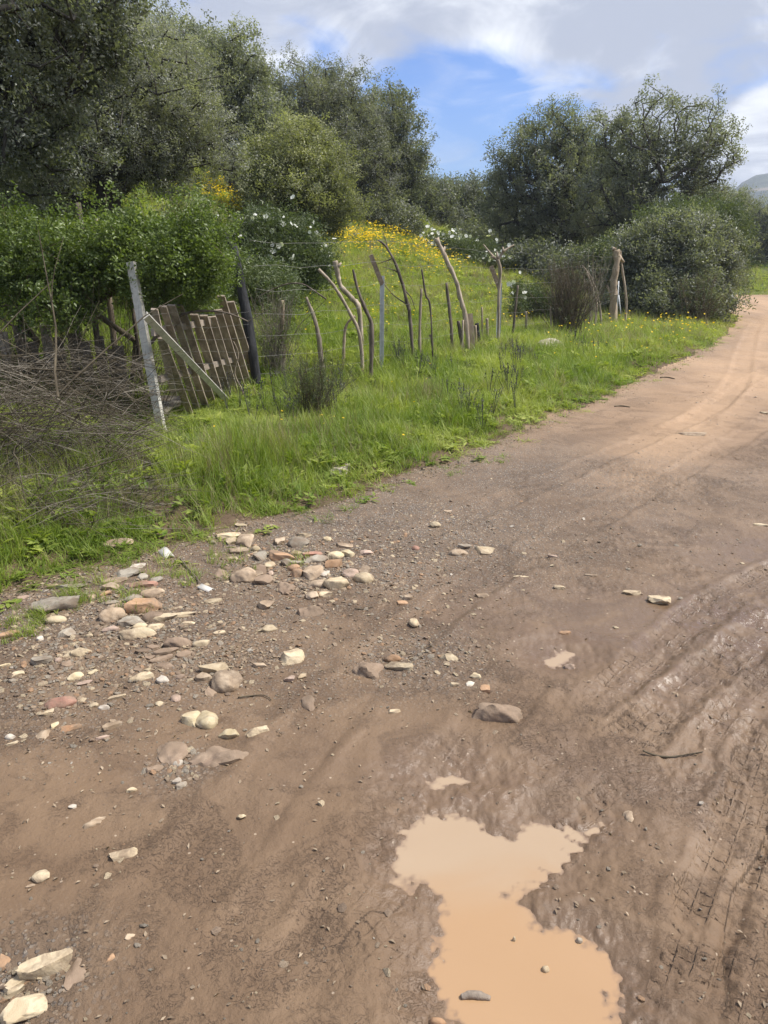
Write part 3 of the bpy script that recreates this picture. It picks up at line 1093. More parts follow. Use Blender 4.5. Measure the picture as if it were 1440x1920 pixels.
G_GRASS = scatter_group(g_fresh + g_broad + g_dry)      # 0-5 blades, 6-7 weeds, 8-9 dry

BARE = [(240, 985, .35, .25)]
bc = hits([(p[0], p[1]) for p in BARE])


def grass_points(n, r0, r1, pw, seed, a0=-35, a1=36):
    g = np.random.RandomState(seed)
    u = g.rand(n)
    k = 2 - pw
    r = (r0 ** k + u * (r1 ** k - r0 ** k)) ** (1 / k)
    a = np.radians(g.uniform(a0, a1, n))
    return r * np.sin(a), r * np.cos(a), g


def build_grass():
    x, y, g = grass_points(125000, 3.0, 70, 1.45, 5)
    rs = road_sd(x, y)
    edge = -rs + .10 * pn(x * 3.1, y * 3.1, 201) - .02
    keep = (edge > 0) & ((edge > .25) | (g.rand(len(x)) < .55)) & (np.hypot(x - bc[0, 0], y - bc[0, 1]) > .09)
    keep |= (edge > -.30) & (g.rand(len(x)) < .05)
    # brush pile floor is thinner
    thin = ss(pn(x * .8, y * .8, 205), -.2, .4)
    keep &= g.rand(len(x)) < (.65 + .35 * thin)
    bx_ = ss(-x, 0.9, 1.5) * (1 - ss(y, 6.4, 7.2)) * ss(y, 4.25, 4.6)
    keep &= g.rand(len(x)) > .72 * bx_
    x, y, edge = x[keep], y[keep], edge[keep]
    n = len(x)
    z = H(x, y)
    r = np.hypot(x, y)
    hgt = (.45 + .65 * ss(edge, 0, .8)) * (1 + .35 * fbm(x * 1.3, y * 1.3, 210, 2))
    scl = np.clip((r / 6) ** .42, .8, 3.0) * g.uniform(.75, 1.25, n)
    edgeb = np.where(edge < 0.05, .4, 1.0)
    sclz = scl * np.clip(hgt, .3, 1.6) * edgeb * np.clip(1.05 - .38 * ss(r, 4.5, 9), .5, 1.1) * np.clip((14 / r) ** .2, .55, 1)
    far = ss(r, 12, 26)
    gd = np.hypot(x + 1.8, y - 7.5)
    sclz = sclz * (1 - .78 * np.exp(-(gd / .95) ** 2))
    dryf = np.clip(.10 + .30 * far + .25 * fbm(x * .5, y * .5, 215, 3), 0, .8)
    u = g.rand(n)
    var = np.where(u < dryf * .8, g.randint(8, 10, n), np.where(u > .86, g.randint(6, 8, n), g.randint(0, 6, n)))
    tint = np.clip(.28 + .38 * far + .75 * fbm(x * .9, y * .9, 220, 3) + g.normal(0, .16, n), 0, 1)
    rot = np.stack([g.normal(0, .12, n), g.normal(0, .12, n), g.uniform(0, 6.28, n)], 1)
    nearm = r < 11
    for m, lab in ((nearm, 'fresh green grass along the near road edge'), (~nearm, 'grass of the sloping meadow behind the fence')):
        scatter('grass', np.stack([x, y, z], 1)[m], rot[m], scl[m], var[m], tint[m], G_GRASS, label=lab, sclz=sclz[m])
    # sprouts among the stones
    pts = [(g.normal(px, 24), g.normal(py, 12)) for px, py, k in ((355, 1082, 9), (250, 1120, 12), (150, 1125, 14), (60, 1160, 14), (305, 1075, 10), (170, 1100, 12), (560, 1040, 5), (460, 1060, 5), (20, 1180, 10), (420, 1035, 6)) for _ in range(k)]
    P = hits(pts); n = len(P)
    scatter('grass', P, np.stack([g.normal(0, .3, n), g.normal(0, .3, n), g.uniform(0, 6.28, n)], 1), g.uniform(.35, .65, n), g.randint(0, 4, n), g.uniform(.1, .5, n), G_GRASS, label='sparse sprouts of grass among the stones', sclz=g.uniform(.2, .45, n))


build_grass()


# ---- flowers
def flower_mesh(seed, mat, n, size, spread, h0, h1, petals=6):
    g = np.random.RandomState(seed); mb = MB()
    for i in range(n):
        c = np.array([g.normal(0, spread), g.normal(0, spread), g.uniform(h0, h1)])
        t = g.normal(0, .45, 3); nrm = np.array([t[0], t[1] - .3, 1]); nrm /= np.linalg.norm(nrm)
        u = np.cross(nrm, [1, 0, 0]); u /= np.linalg.norm(u); v = np.cross(nrm, u)
        s = size * g.uniform(.7, 1.15)
        ring = [c + (u * math.cos(k * 2 * math.pi / petals) + v * math.sin(k * 2 * math.pi / petals)) * s + nrm * s * .25 for k in range(petals)]
        mb.add([c] + ring, [(0, k + 1, (k + 1) % petals + 1) for k in range(petals)], g.rand())
    return mb.mesh('flower', mat, True, 'lv')


G_YEL = scatter_group([src('flower', flower_mesh(301 + i, M['yellow'], 4, .018, .10, .14, .30)) for i in range(3)])
G_YEL1 = scatter_group([src('flower', flower_mesh(311 + i, M['yellow'], 1, .016, .02, .20, .28)) for i in range(2)])


def build_flowers():
    g = np.random.RandomState(31)
    pts = []
    def band(poly, n, sx, sy):
        for i in range(n):
            k = g.randint(len(poly) - 1); t = g.rand()
            a, b = poly[k], poly[k + 1]
            pts.append((a[0] + (b[0] - a[0]) * t + g.normal(0, sx), a[1] + (b[1] - a[1]) * t + g.normal(0, sy)))
    band([(590, 448), (640, 455), (700, 462)], 210, 18, 10)
    band([(690, 440), (745, 462), (800, 485), (860, 512)], 150, 22, 10)
    band([(640, 470), (760, 480), (840, 500)], 80, 34, 14)
    band([(385, 362), (425, 385), (450, 405)], 160, 14, 8)
    P = hits(pts); n = len(P)
    P[:, 2] += .0
    sc = np.clip(np.hypot(P[:, 0], P[:, 1]) / 16, 1, 2.2)
    scatter('flowers', P, np.stack([np.zeros(n), np.zeros(n), g.uniform(0, 6, n)], 1), sc, g.randint(0, 3, n), g.rand(n), G_YEL, label='carpet of yellow flowers high on the meadow slope', sclz=sc * .95)
    pts.clear()
    for i in range(170):
        pts.append((g.uniform(560, 1000), g.uniform(520, 650)))
    for i in range(70):
        pts.append((g.normal(1265, 45), g.normal(640, 9)))
    for i in range(60):
        pts.append((g.uniform(1000, 1280), g.normal(665, 22)))
    for i in range(26):
        pts.append((g.uniform(330, 900), g.uniform(700, 860)))
    P = hits(pts); n = len(P)
    k = road_sd(P[:, 0], P[:, 1]) < -.1
    P = P[k]; n = len(P)
    sc = np.clip(np.hypot(P[:, 0], P[:, 1]) / 12, .7, 1.5)
    scatter('flowers', P, np.stack([np.zeros(n), np.zeros(n), g.uniform(0, 6, n)], 1), sc, g.randint(0, 2, n), g.rand(n), G_YEL1, label='single yellow flowers dotted in the grass', sclz=sc * 1.1)


build_flowers()


# ------------------------------------------------------------------ trees and shrubs
S_OAK = scatter_group([src('sprig', sprig(400 + i, M['oak'], 26, .052, .026, .20)) for i in range(4)])
S_OLV = scatter_group([src('sprig', sprig(410 + i, M['olive'], 26, .045, .017, .20)) for i in range(4)])
S_YNG = scatter_group([src('sprig', sprig(420 + i, M['oakyoung'], 24, .055, .024, .22)) for i in range(4)])
S_BSH = scatter_group([src('sprig', sprig(430 + i, M['bushleaf'], 13, .038, .025, .13, droop=.2)) for i in range(4)])
S_CIS = scatter_group([src('sprig', sprig(440 + i, M['cistus'], 22, .05, .013, .15)) for i in range(3)])
G_WHT = scatter_group([src('flower', flower_mesh(450 + i, M['white'], 1, .055, .0, 0, .01, 5)) for i in range(3)])


def skeleton(base, fork, targets, g, step=.45, wig=.12, back=.22):
    nodes = [np.array(base, float)]; par = [-1]; plen = [0.0]
    d = np.array(fork) - nodes[0]; L0 = np.linalg.norm(d); k = max(2, int(L0 / .4))
    for i in range(1, k + 1):
        p = nodes[0] + d * i / k + g.normal(0, .04 * L0 / k + .01, 3) * (i < k)
        nodes.append(p); par.append(len(nodes) - 2); plen.append(plen[-1] + L0 / k)
    arr = np.zeros((len(targets) * 8 + 50, 3)); pl = np.zeros(len(arr)); n = len(nodes)
    arr[:n] = nodes; pl[:n] = plen
    lo = max(1, n - 2)
    order = np.argsort(((targets - np.array(fork)) ** 2).sum(1))
    tips = []
    for i in order:
        t = targets[i]
        dd = np.linalg.norm(arr[lo:n] - t, axis=1)
        c = dd + back * pl[lo:n]
        j = lo + int(np.argmin(c)); dist = dd[j - lo]
        m = min(6, max(1, int(dist / step)))
        p0 = arr[j].copy(); prev = j
        for q in range(1, m + 1):
            f = q / m
            p = p0 + (t - p0) * f
            if q < m:
                p = p + g.normal(0, wig * dist * .25 + .01, 3); p[2] -= .10 * dist * math.sin(f * math.pi) * (1 if g.rand() < .6 else -.6)
            if n >= len(arr):
                break
            arr[n] = p; pl[n] = pl[prev] + dist / m; par.append(prev); prev = n; n += 1
        tips.append(prev)
    return arr[:n], np.array(par), tips


def crown_points(blobs, n, g, shell=.55, wild=.45):
    pts = []
    vol = np.array([b[3] * b[4] * b[5] for b in blobs]) ** .75
    pr = vol / vol.sum()
    for i in range(n):
        b = blobs[g.choice(len(blobs), p=pr)]
        v = g.normal(0, 1, 3); v /= np.linalg.norm(v)
        rr = g.uniform(shell, 1.0) ** .6 if g.rand() < .7 else g.uniform(.2, 1)
        rr *= 1 + wild * float(pn(v[0] * 2.6 + b[0], v[1] * 2.6 + v[2] * 2.6 + b[2], 77)) + (.30 * g.rand() if g.rand() < .22 else 0)
        pts.append((b[0] + v[0] * rr * b[3], b[1] + v[1] * rr * b[4], b[2] + v[2] * rr * b[5]))
    return np.array(pts)


def leafy(name, label, cat, base, fork, blobs, sgroup, seed, nt=260, per=11, ssize=1.6, spread=.22, trunk=.14, tipr=.006,
          bark=None, group=None, tintb=.3, extra=None, stems=None, crown='crown', topbright=0.0, ribs=3, wild=.45, shoots=0):
    """base, fork, blobs given as (photo x, photo y, distance north, photo radii) and surveyed into metres"""
    g = np.random.RandomState(seed)
    B = at(*base); B = np.array([B.x, B.y, B.z])
    B[2] = h1(B[0], B[1]) - .05
    Fk = np.array(at(*fork)) if fork else B + np.array([0, 0, .25])
    bl = []
    for (px, py, Y, rx, ry) in blobs:
        c = at(px, py, Y); s = Y / F * 1.03
        bl.append((c.x, c.y, c.z, rx * s, rx * s * .85, ry * s))
    T = crown_points(bl, nt, g, wild=wild)
    gz = H(T[:, 0], T[:, 1])
    T = T[T[:, 2] > gz + .12]
    if shoots:
        c0 = T.mean(0); ex = []
        for i in g.choice(len(T), shoots):
            d0 = (T[i] - c0) / (np.linalg.norm(T[i] - c0) + 1e-6) + [0, 0, .7] + g.normal(0, .35, 3); d0 /= np.linalg.norm(d0)
            for q in range(1, 4): ex.append(T[i] + d0 * q * g.uniform(.06, .14))
        T = np.concatenate([T, ex])
    B = np.array(B)
    root = thing(name, label, cat, tuple(B), group)
    A, par, tips = skeleton(B, Fk, T, g)
    # radii by the pipe rule
    n = len(A); w = np.zeros(n)
    for t in tips: w[t] += 1
    for i in range(n - 1, 0, -1):
        w[i] = max(w[i], .5); w[par[i]] += w[i]
    rad = np.maximum(tipr, trunk * (w / w[0]) ** .46)
    i = np.arange(1, n)
    P0, P1 = A[par[i]] - B, A[i] - B
    R0, R1 = np.minimum(rad[par[i]], rad[i] * 1.6), rad[i]
    thick = R0 > trunk * .2
    mb = MB()
    for msk, ns in ((thick, 8), (~thick, ribs)):
        if msk.any():
            v, f = tubes(P0[msk], P1[msk] + (P1[msk] - P0[msk]) * .04, R0[msk], R1[msk], ns); mb.add(v, f)
    link('trunk' if trunk > .05 else 'stems', mb.mesh(name + '_wood', bark or M['bark']), root)
    # foliage
    Tt = A[tips]
    m = len(Tt) * per
    P = np.repeat(Tt, per, 0) + g.normal(0, spread, (m, 3)) * [1, 1, .8]
    # keep above ground
    P = P[P[:, 2] > H(P[:, 0], P[:, 1]) + .03]; m = len(P)
    rot = g.uniform(-1.2, 1.2, (m, 3)); rot[:, 2] = g.uniform(0, 6.28, m)
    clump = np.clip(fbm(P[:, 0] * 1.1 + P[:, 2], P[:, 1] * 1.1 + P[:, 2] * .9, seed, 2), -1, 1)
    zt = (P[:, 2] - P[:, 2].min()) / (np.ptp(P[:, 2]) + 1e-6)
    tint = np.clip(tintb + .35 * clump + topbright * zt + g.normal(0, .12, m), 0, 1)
    scatter(crown, P - B, rot, ssize * g.uniform(.7, 1.25, m), g.randint(0, 3, m), tint, sgroup, root)
    return root, B, P, g


OG = 'holm oaks on and around the meadow'
TREES = [
    # label, base, fork, blobs, group, seed, nt, per, ssize, spread, trunk, tint, topbright
    ('dark overhanging oak whose branches fill the top left corner', (-330, 640, 8.6), (-260, 330, 8.8),
     [(-120, 130, 8.8, 240, 210), (70, 60, 9.0, 150, 90), (40, 250, 9.3, 130, 110), (-60, -60, 8.8, 280, 120), (190, 30, 9.2, 70, 60), (170, 110, 9.4, 60, 70)], S_OAK, 1, 520, 12, 1.25, .17, .20, .12, 0),
    ('broad grey green oak with a short twin trunk above the bramble bush', (190, 425, 13), (205, 360, 13),
     [(110, 300, 13, 130, 100), (240, 200, 13, 150, 120), (345, 262, 13.4, 85, 85), (230, 110, 13.4, 100, 70), (60, 150, 13.5, 100, 100), (310, 150, 13.6, 85, 75), (20, 300, 12.5, 90, 60), (315, 318, 13, 50, 32), (250, 275, 13.2, 100, 36)], S_OLV, 2, 760, 13, 1.5, .20, .22, .35, .25),
    ('pale green oak with a curved dark trunk leaning left behind the yellow flowers', (458, 378, 22), (408, 262, 22),
     [(400, 170, 22, 60, 75), (440, 130, 22, 55, 50), (490, 230, 22, 50, 60), (360, 230, 22.5, 60, 60), (455, 210, 22.5, 60, 50), (350, 110, 23, 50, 50)], S_OAK, 3, 400, 12, 2.0, .28, .26, .5, .3),
    ('small bushy oak with yellow green new tips', (560, 432, 19.5), (556, 410, 19.5),
     [(560, 300, 19.5, 60, 62), (520, 330, 19.5, 60, 50), (600, 340, 19.5, 55, 60), (560, 370, 19.5, 95, 50), (620, 385, 19.3, 45, 40), (505, 352, 19.8, 28, 38), (590, 270, 19.7, 30, 35), (512, 392, 19, 28, 28)], S_YNG, 4, 420, 13, 1.8, .24, .10, -.10, .75),
    ('grey oak behind the pale green oak on the skyline', (540, 400, 30), (545, 300, 30),
     [(545, 190, 30, 60, 55), (500, 230, 30, 45, 60), (600, 230, 30, 55, 60), (620, 290, 30, 70, 50), (540, 290, 30, 60, 50)], S_OLV, 5, 380, 12, 2.7, .36, .2, .1, .2),
    ('grey oak with a tall wispy top on the skyline', (650, 400, 31), (645, 320, 31),
     [(630, 200, 31, 45, 60), (660, 260, 31, 60, 60), (625, 330, 31, 70, 45), (600, 160, 31.5, 25, 22), (690, 330, 31, 45, 55)], S_OLV, 6, 360, 12, 2.7, .36, .2, .08, .15),
    ('dark oak with a forked trunk standing out against the blue gap', (700, 392, 33), (705, 358, 33),
     [(720, 220, 33, 50, 42), (755, 270, 33, 42, 55), (690, 270, 33, 45, 45), (740, 330, 33.5, 50, 30), (715, 310, 33, 60, 25), (770, 320, 33, 26, 30)], S_OAK, 7, 300, 10, 2.6, .34, .2, .3, .2),
    ('low dark oak in the dip left of the blue gap', (800, 470, 40), (800, 430, 40),
     [(800, 380, 40, 50, 42), (760, 400, 40, 50, 42), (820, 430, 40, 50, 35), (740, 440, 39, 40, 30)], S_OAK, 8, 320, 12, 3.2, .42, .16, .15, .2),
    ('low dark oak under the blue gap beside the tall pair', (890, 490, 42), (892, 440, 42),
     [(880, 385, 42, 45, 42), (920, 400, 42, 45, 45), (870, 440, 42, 55, 40), (940, 450, 41, 50, 42), (850, 400, 43, 35, 40)], S_OAK, 9, 340, 12, 3.3, .43, .16, .10, .2),
    ('tall oak on the left of the pair rising against the clouds', (1062, 500, 33), (1060, 430, 33),
     [(1040, 250, 33, 60, 48), (980, 290, 33, 50, 45), (1090, 290, 33, 55, 50), (1030, 340, 33, 90, 60), (1060, 400, 33, 90, 55), (970, 400, 33.5, 60, 60), (1110, 440, 32.5, 60, 45), (960, 320, 33, 40, 30), (1045, 215, 33, 25, 25)], S_OAK, 10, 680, 7, 2.5, .27, .26, .28, .3),
    ('tall oak on the right of the pair with open branches against the sky', (1215, 500, 30), (1205, 420, 30),
     [(1220, 230, 30, 60, 45), (1290, 250, 30, 65, 50), (1330, 300, 30, 50, 45), (1180, 290, 30, 60, 60), (1250, 340, 30, 80, 60), (1160, 370, 30, 70, 60), (1220, 410, 30, 80, 50), (1310, 370, 30, 45, 45), (1355, 255, 30, 26, 20), (1140, 240, 30, 30, 30)], S_OAK, 11, 700, 6, 2.4, .24, .27, .28, .3),
    ('rounded oak on the far verge just right of the big bush', (1392, 480, 62), (1392, 450, 62),
     [(1395, 410, 62, 30, 35), (1370, 420, 62, 26, 36), (1410, 440, 62, 26, 30), (1370, 380, 63, 22, 20)], S_OLV, 12, 200, 11, 4.5, .6, .22, .3, .1),
    ('rounded oak at the right end of the far row by the road', (1440, 488, 60), (1440, 455, 60),
     [(1438, 425, 60, 32, 34), (1465, 410, 60, 30, 36), (1425, 450, 60, 26, 26)], S_OLV, 13, 180, 11, 4.5, .6, .22, .4, .1),
    ('smaller grey oak between the far row and the hill', (1340, 470, 70), (1340, 430, 70),
     [(1340, 385, 70, 30, 26), (1320, 410, 70, 36, 36), (1360, 400, 70, 25, 30)], S_OLV, 14, 160, 11, 5, .7, .2, .3, .1),
    ('low scrub oak below the wispy oak at the top of the meadow', (700, 425, 31), None,
     [(700, 400, 31, 45, 25), (650, 400, 30, 36, 25), (745, 420, 32, 36, 26)], S_OAK, 15, 190, 12, 2.4, .3, .05, .3, .2),
    ('dim oak filling the gap behind the tall pair', (1130, 490, 40), (1130, 420, 40),
     [(1130, 330, 40, 70, 50), (1130, 400, 40, 90, 60), (1220, 420, 40, 60, 50), (1040, 430, 40, 60, 50)], S_OAK, 16, 330, 11, 3.2, .42, .2, .05, .1),
    ('tall slender oak behind the broad grey green oak', (300, 330, 24), (300, 200, 24),
     [(330, 100, 24, 55, 38), (250, 60, 24, 60, 45), (160, 90, 24, 90, 70), (420, 150, 25, 45, 50), (300, 170, 24, 100, 60)], S_OLV, 17, 380, 12, 2.3, .3, .2, .45, .2),
]
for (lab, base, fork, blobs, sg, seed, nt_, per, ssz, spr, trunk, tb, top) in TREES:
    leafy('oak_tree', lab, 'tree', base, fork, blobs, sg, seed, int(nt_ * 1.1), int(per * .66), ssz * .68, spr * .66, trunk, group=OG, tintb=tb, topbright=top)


def whites(root, B, P, g, px, n, scale=1.0):
    """white blossoms on the camera-side and top of a shrub (an even spread over its outside)"""
    c = P.mean(0)
    d = (P - c) / (P.std(0) + 1e-6)
    r = np.linalg.norm(d, axis=1)
    idx = np.where((r > 1.6) & (d[:, 2] > -1.0))[0]
    idx = g.choice(idx, min(n, len(idx)), replace=False)
    Q = P[idx] + (P[idx] - c) * .05 + [0, 0, .03]
    m = len(Q)
    out = Q - c
    rx = -np.arctan2(-out[:, 1], out[:, 2] + .6) * -1
    rot = np.stack([np.clip(g.normal(.7, .5, m), -1, 1.6), g.normal(0, .5, m), g.normal(0, .7, m)], 1)
    scatter('blossoms', Q - B, rot, scale * g.uniform(.7, 1.2, m), g.randint(0, 3, m), g.rand(m), G_WHT, root)


SH = 'shrubs on the meadow slope'
r_ = leafy('rockrose_shrub', 'dark rockrose shrub dotted with white blossoms left of the yellow carpet', 'shrub', (540, 520, 16), None,
           [(520, 470, 16, 60, 45), (560, 490, 16, 45, 40), (490, 440, 16.4, 40, 36), (455, 475, 16, 36, 40), (500, 510, 15.6, 50, 35), (580, 500, 16, 25, 28)], S_CIS, 31, 330, 12, 1.6, .17, .03, bark=M['twigdark'], tintb=.25, group=SH)
whites(*r_, None, 150, 1.0)
r_ = leafy('rockrose_shrub', 'long low rockrose covered in white blossoms above the fence posts', 'shrub', (880, 520, 30), None,
           [(845, 478, 30.5, 36, 24), (885, 492, 30, 36, 28), (925, 505, 29.5, 34, 34), (950, 515, 29, 22, 30), (815, 466, 31, 22, 18)], S_CIS, 32, 260, 11, 2.1, .2, .03, bark=M['twigdark'], tintb=.4, group=SH)
whites(*r_, None, 480, 1.35)
r_ = leafy('rockrose_shrub', 'small rockrose with a few blossoms beside the second steel post', 'shrub', (972, 600, 19), None,
           [(972, 555, 19, 10, 30), (975, 530, 19, 9, 14)], S_CIS, 33, 24, 5, .9, .08, .015, bark=M['twigdark'], tintb=.4, group=SH)
whites(*r_, None, 9, 1.1)
leafy('evergreen_shrub', 'grey green shrub growing behind the charred post', 'shrub', (470, 640, 12), None,
      [(470, 560, 12, 55, 60), (500, 600, 12, 50, 60), (450, 610, 12, 50, 60), (520, 540, 12.6, 30, 30)], S_CIS, 34, 300, 12, 1.3, .15, .03, bark=M['twigdark'], tintb=.45, group=SH)
leafy('evergreen_shrub', 'small yellow green shrub at the upper left end of the meadow', 'shrub', (385, 420, 18), None,
      [(365, 425, 18, 24, 18), (395, 440, 18, 26, 18), (345, 430, 17, 26, 22)], S_YNG, 35, 200, 12, 1.5, .2, .03, bark=M['twigdark'], tintb=.35, group=SH)
leafy('evergreen_shrub', 'low dark shrub inside the fence near the brown bush', 'shrub', (1010, 600, 20), None,
      [(1000, 575, 20, 28, 30), (1030, 590, 20, 26, 24), (985, 590, 20.5, 20, 25)], S_CIS, 36, 150, 11, 1.4, .16, .02, bark=M['twigdark'], tintb=.3, group=SH)
leafy('evergreen_shrub', 'dark undergrowth shrub at the foot of the tall left oak', 'shrub', (1020, 530, 29), None,
      [(1000, 510, 29, 50, 30), (1060, 520, 28, 55, 36), (1110, 530, 26, 50, 40)], S_OAK, 37, 300, 12, 2.0, .26, .03, bark=M['twigdark'], tintb=.12, group=SH)
leafy('evergreen_shrub', 'dark undergrowth shrub below the low oaks behind the white blossoms', 'shrub', (900, 490, 37), None,
      [(900, 470, 37, 60, 26), (830, 455, 38, 55, 24), (960, 480, 36, 45, 28)], S_OAK, 38, 240, 12, 2.4, .32, .03, bark=M['twigdark'], tintb=.12, group=SH)
leafy('big_bush', 'large rounded evergreen bush at the inside of the road bend', 'shrub', (1245, 628, 22.5), (1245, 570, 22.5),
      [(1270, 520, 22.5, 80, 76), (1215, 480, 23, 60, 46), (1315, 500, 22.8, 56, 66), (1190, 530, 23, 45, 50), (1250, 570, 21.8, 84, 46), (1320, 560, 22, 42, 38), (1290, 440, 23.2, 56, 42), (1200, 575, 22.4, 50, 32)],
      S_OAK, 39, 760, 12, 1.5, .15, .06, tintb=.30, topbright=.15)
leafy('big_bush', 'fresh green shrub rising behind the large rounded bush', 'shrub', (1290, 560, 25), None,
      [(1300, 430, 25, 56, 40), (1345, 450, 25, 40, 46), (1250, 440, 25.5, 40, 30), (1362, 510, 24.6, 22, 36), (1160, 490, 26, 56, 24)], S_CIS, 40, 360, 11, 2.2, .24, .04, tintb=.45)
for (bx, by, Y, lab, k) in ((0, 560, 10.5, 'dark leafy thicket behind the plank fence at the left border', 1), (250, 540, 10.5, 'leafy thicket behind the bramble bush under the grey green oak', 2)):
    leafy('thicket', lab, 'shrub', (bx, by, Y), None, [(bx + 30, 500, Y, 100, 36), (bx - 60, 480, Y + 1, 90, 36), (bx + 100, 505, Y, 60, 30)], S_BSH, 50 + k, 260, 11, 1.3, .17, .02, bark=M['twigdark'], tintb=.12, group='thickets behind the fence')
leafy('hawthorn_bush', 'bright green leafy hawthorn spreading over the slatted gate', 'shrub', (250, 760, 8.0), (255, 640, 8.0),
      [(330, 465, 7.3, 66, 40), (255, 455, 7.5, 56, 26), (368, 470, 7.2, 36, 42), (300, 510, 7.1, 52, 34), (370, 520, 7.1, 42, 30), (195, 500, 7.3, 50, 45), (386, 490, 7.2, 22, 36), (345, 425, 7.6, 36, 16), (235, 480, 7.2, 46, 42), (290, 560, 7.0, 20, 10), (150, 560, 7.3, 30, 26)],
      S_BSH, 41, 400, 7, .85, .085, .03, .003, bark=M['twigdark'], tintb=.22, topbright=.25, wild=.75, shoots=45)
leafy('hawthorn_bush', 'darker green hawthorn at the left border above the brush pile', 'shrub', (60, 780, 7.8), (70, 640, 7.8),
      [(60, 470, 7.4, 80, 34), (20, 510, 7.3, 80, 45), (120, 510, 7.2, 60, 55), (150, 465, 7.6, 50, 26), (80, 570, 7.1, 60, 30), (-60, 490, 7.4, 80, 60), (10, 455, 7.6, 50, 24)],
      S_BSH, 42, 400, 6, .85, .085, .03, .003, bark=M['twigdark'], tintb=.06, topbright=.15, wild=.75, shoots=45)


# ------------------------------------------------------------------ stones
import bmesh


def ico(sub):
    bm = bmesh.new(); bmesh.ops.create_icosphere(bm, subdivisions=sub, radius=1)
    V = np.array([v.co[:] for v in bm.verts]); Fc = np.array([[v.index for v in f.verts] for f in bm.faces]); bm.free()
    return V, Fc


ICO = {1: ico(1), 2: ico(2), 3: ico(3), 4: ico(4)}


def rock(style, seed, sub, w, d, h):
    g = np.random.RandomState(seed)
    V, Fc = ICO[sub]
    V = V.copy()
    if style in 'af':
        V = np.sign(V) * np.abs(V) ** .72
        for k in range(11 if style == 'a' else 8):
            nrm = g.normal(0, 1, 3)
            if style == 'f': nrm[2] *= .35
            nrm /= np.linalg.norm(nrm)
            dd = g.uniform(.52, .86)
            ov = V @ nrm - dd
            V = V - np.outer(np.clip(ov, 0, None), nrm)
        V[:, 2] = np.minimum(V[:, 2], .55 + .1 * V[:, 0] * g.uniform(-1, 1))
    else:
        for k in range(5 if style == 'r' else 12):
            nrm = g.normal(0, 1, 3); nrm /= np.linalg.norm(nrm)
            ov = V @ nrm - g.uniform(.66, .92) * (1 if style == 'r' else .85)
            V = V - np.outer(np.clip(ov, 0, None) * .8, nrm)
    lob = {'f': .10, 'e': .26}.get(style, .13)
    o = g.uniform(0, 50, 2)
    dsp = lob * fbm(V[:, 0] * 1.3 + o[0] + V[:, 2], V[:, 1] * 1.3 + o[1] - V[:, 2] * .7, 3, 3) + .035 * fbm(V[:, 0] * 5 + o[1], V[:, 1] * 5 + V[:, 2] * 4, 9, 3)
    V = V * (1 + dsp[:, None])
    V /= np.abs(V).max(0)
    V = V * np.array([w / 2, d / 2, h / 2])
    return V, Fc


SN = [0]


def put_stone(px, py, w, h, mat, style, label, name='stone', group='stones lying on the muddy road', rz=None, cat='stone', sink=None, kind=None):
    SN[0] += 1
    w = w * 1.08; h = h * 1.10
    g = np.random.RandomState(900 + SN[0])
    p = hits([(px, py + h * .32)])[0]
    D = math.hypot(p[1], CAMZ - p[2])
    a = math.atan2(CAMZ - p[2], p[1])
    W = w * D / F
    HW = max(h, 3) * D / F
    fl = {'a': .42, 'r': .42, 'f': .22, 'e': .20}[style]
    hz = min(fl * W, .62 * HW / math.cos(a))
    dp = np.clip((HW - hz * math.cos(a) * .75) / math.sin(a), .35 * W, 1.5 * W)
    sk = {'a': .36, 'r': .42, 'f': .40, 'e': .66}[style] if sink is None else sink
    Hh = hz / (1 - sk)
    sub = 4 if w > 45 else (3 if w > 18 else 2)
    V, Fc = rock(style, 900 + SN[0], sub, W * 1.06, dp * 1.06, Hh)
    az = math.atan2(p[0], p[1])
    th = -az + (R(rz) if rz is not None else g.uniform(-.18, .18))
    c, s = math.cos(th), math.sin(th)
    V = np.stack([V[:, 0] * c - V[:, 1] * s, V[:, 0] * s + V[:, 1] * c, V[:, 2]], 1)
    me = new_mesh(name, V, Fc, M['s_' + mat], True)
    try:
        me.set_sharp_from_angle(angle=R(38))
    except Exception:
        pass
    zc = Hh * (.5 - sk)
    o = link(name, me, label=label, cat=cat, group=group, loc=(p[0], p[1] + dp * .1, p[2] + zc), rot=(g.uniform(-.10, .10), g.uniform(-.10, .10), 0), kind=kind)
    return o


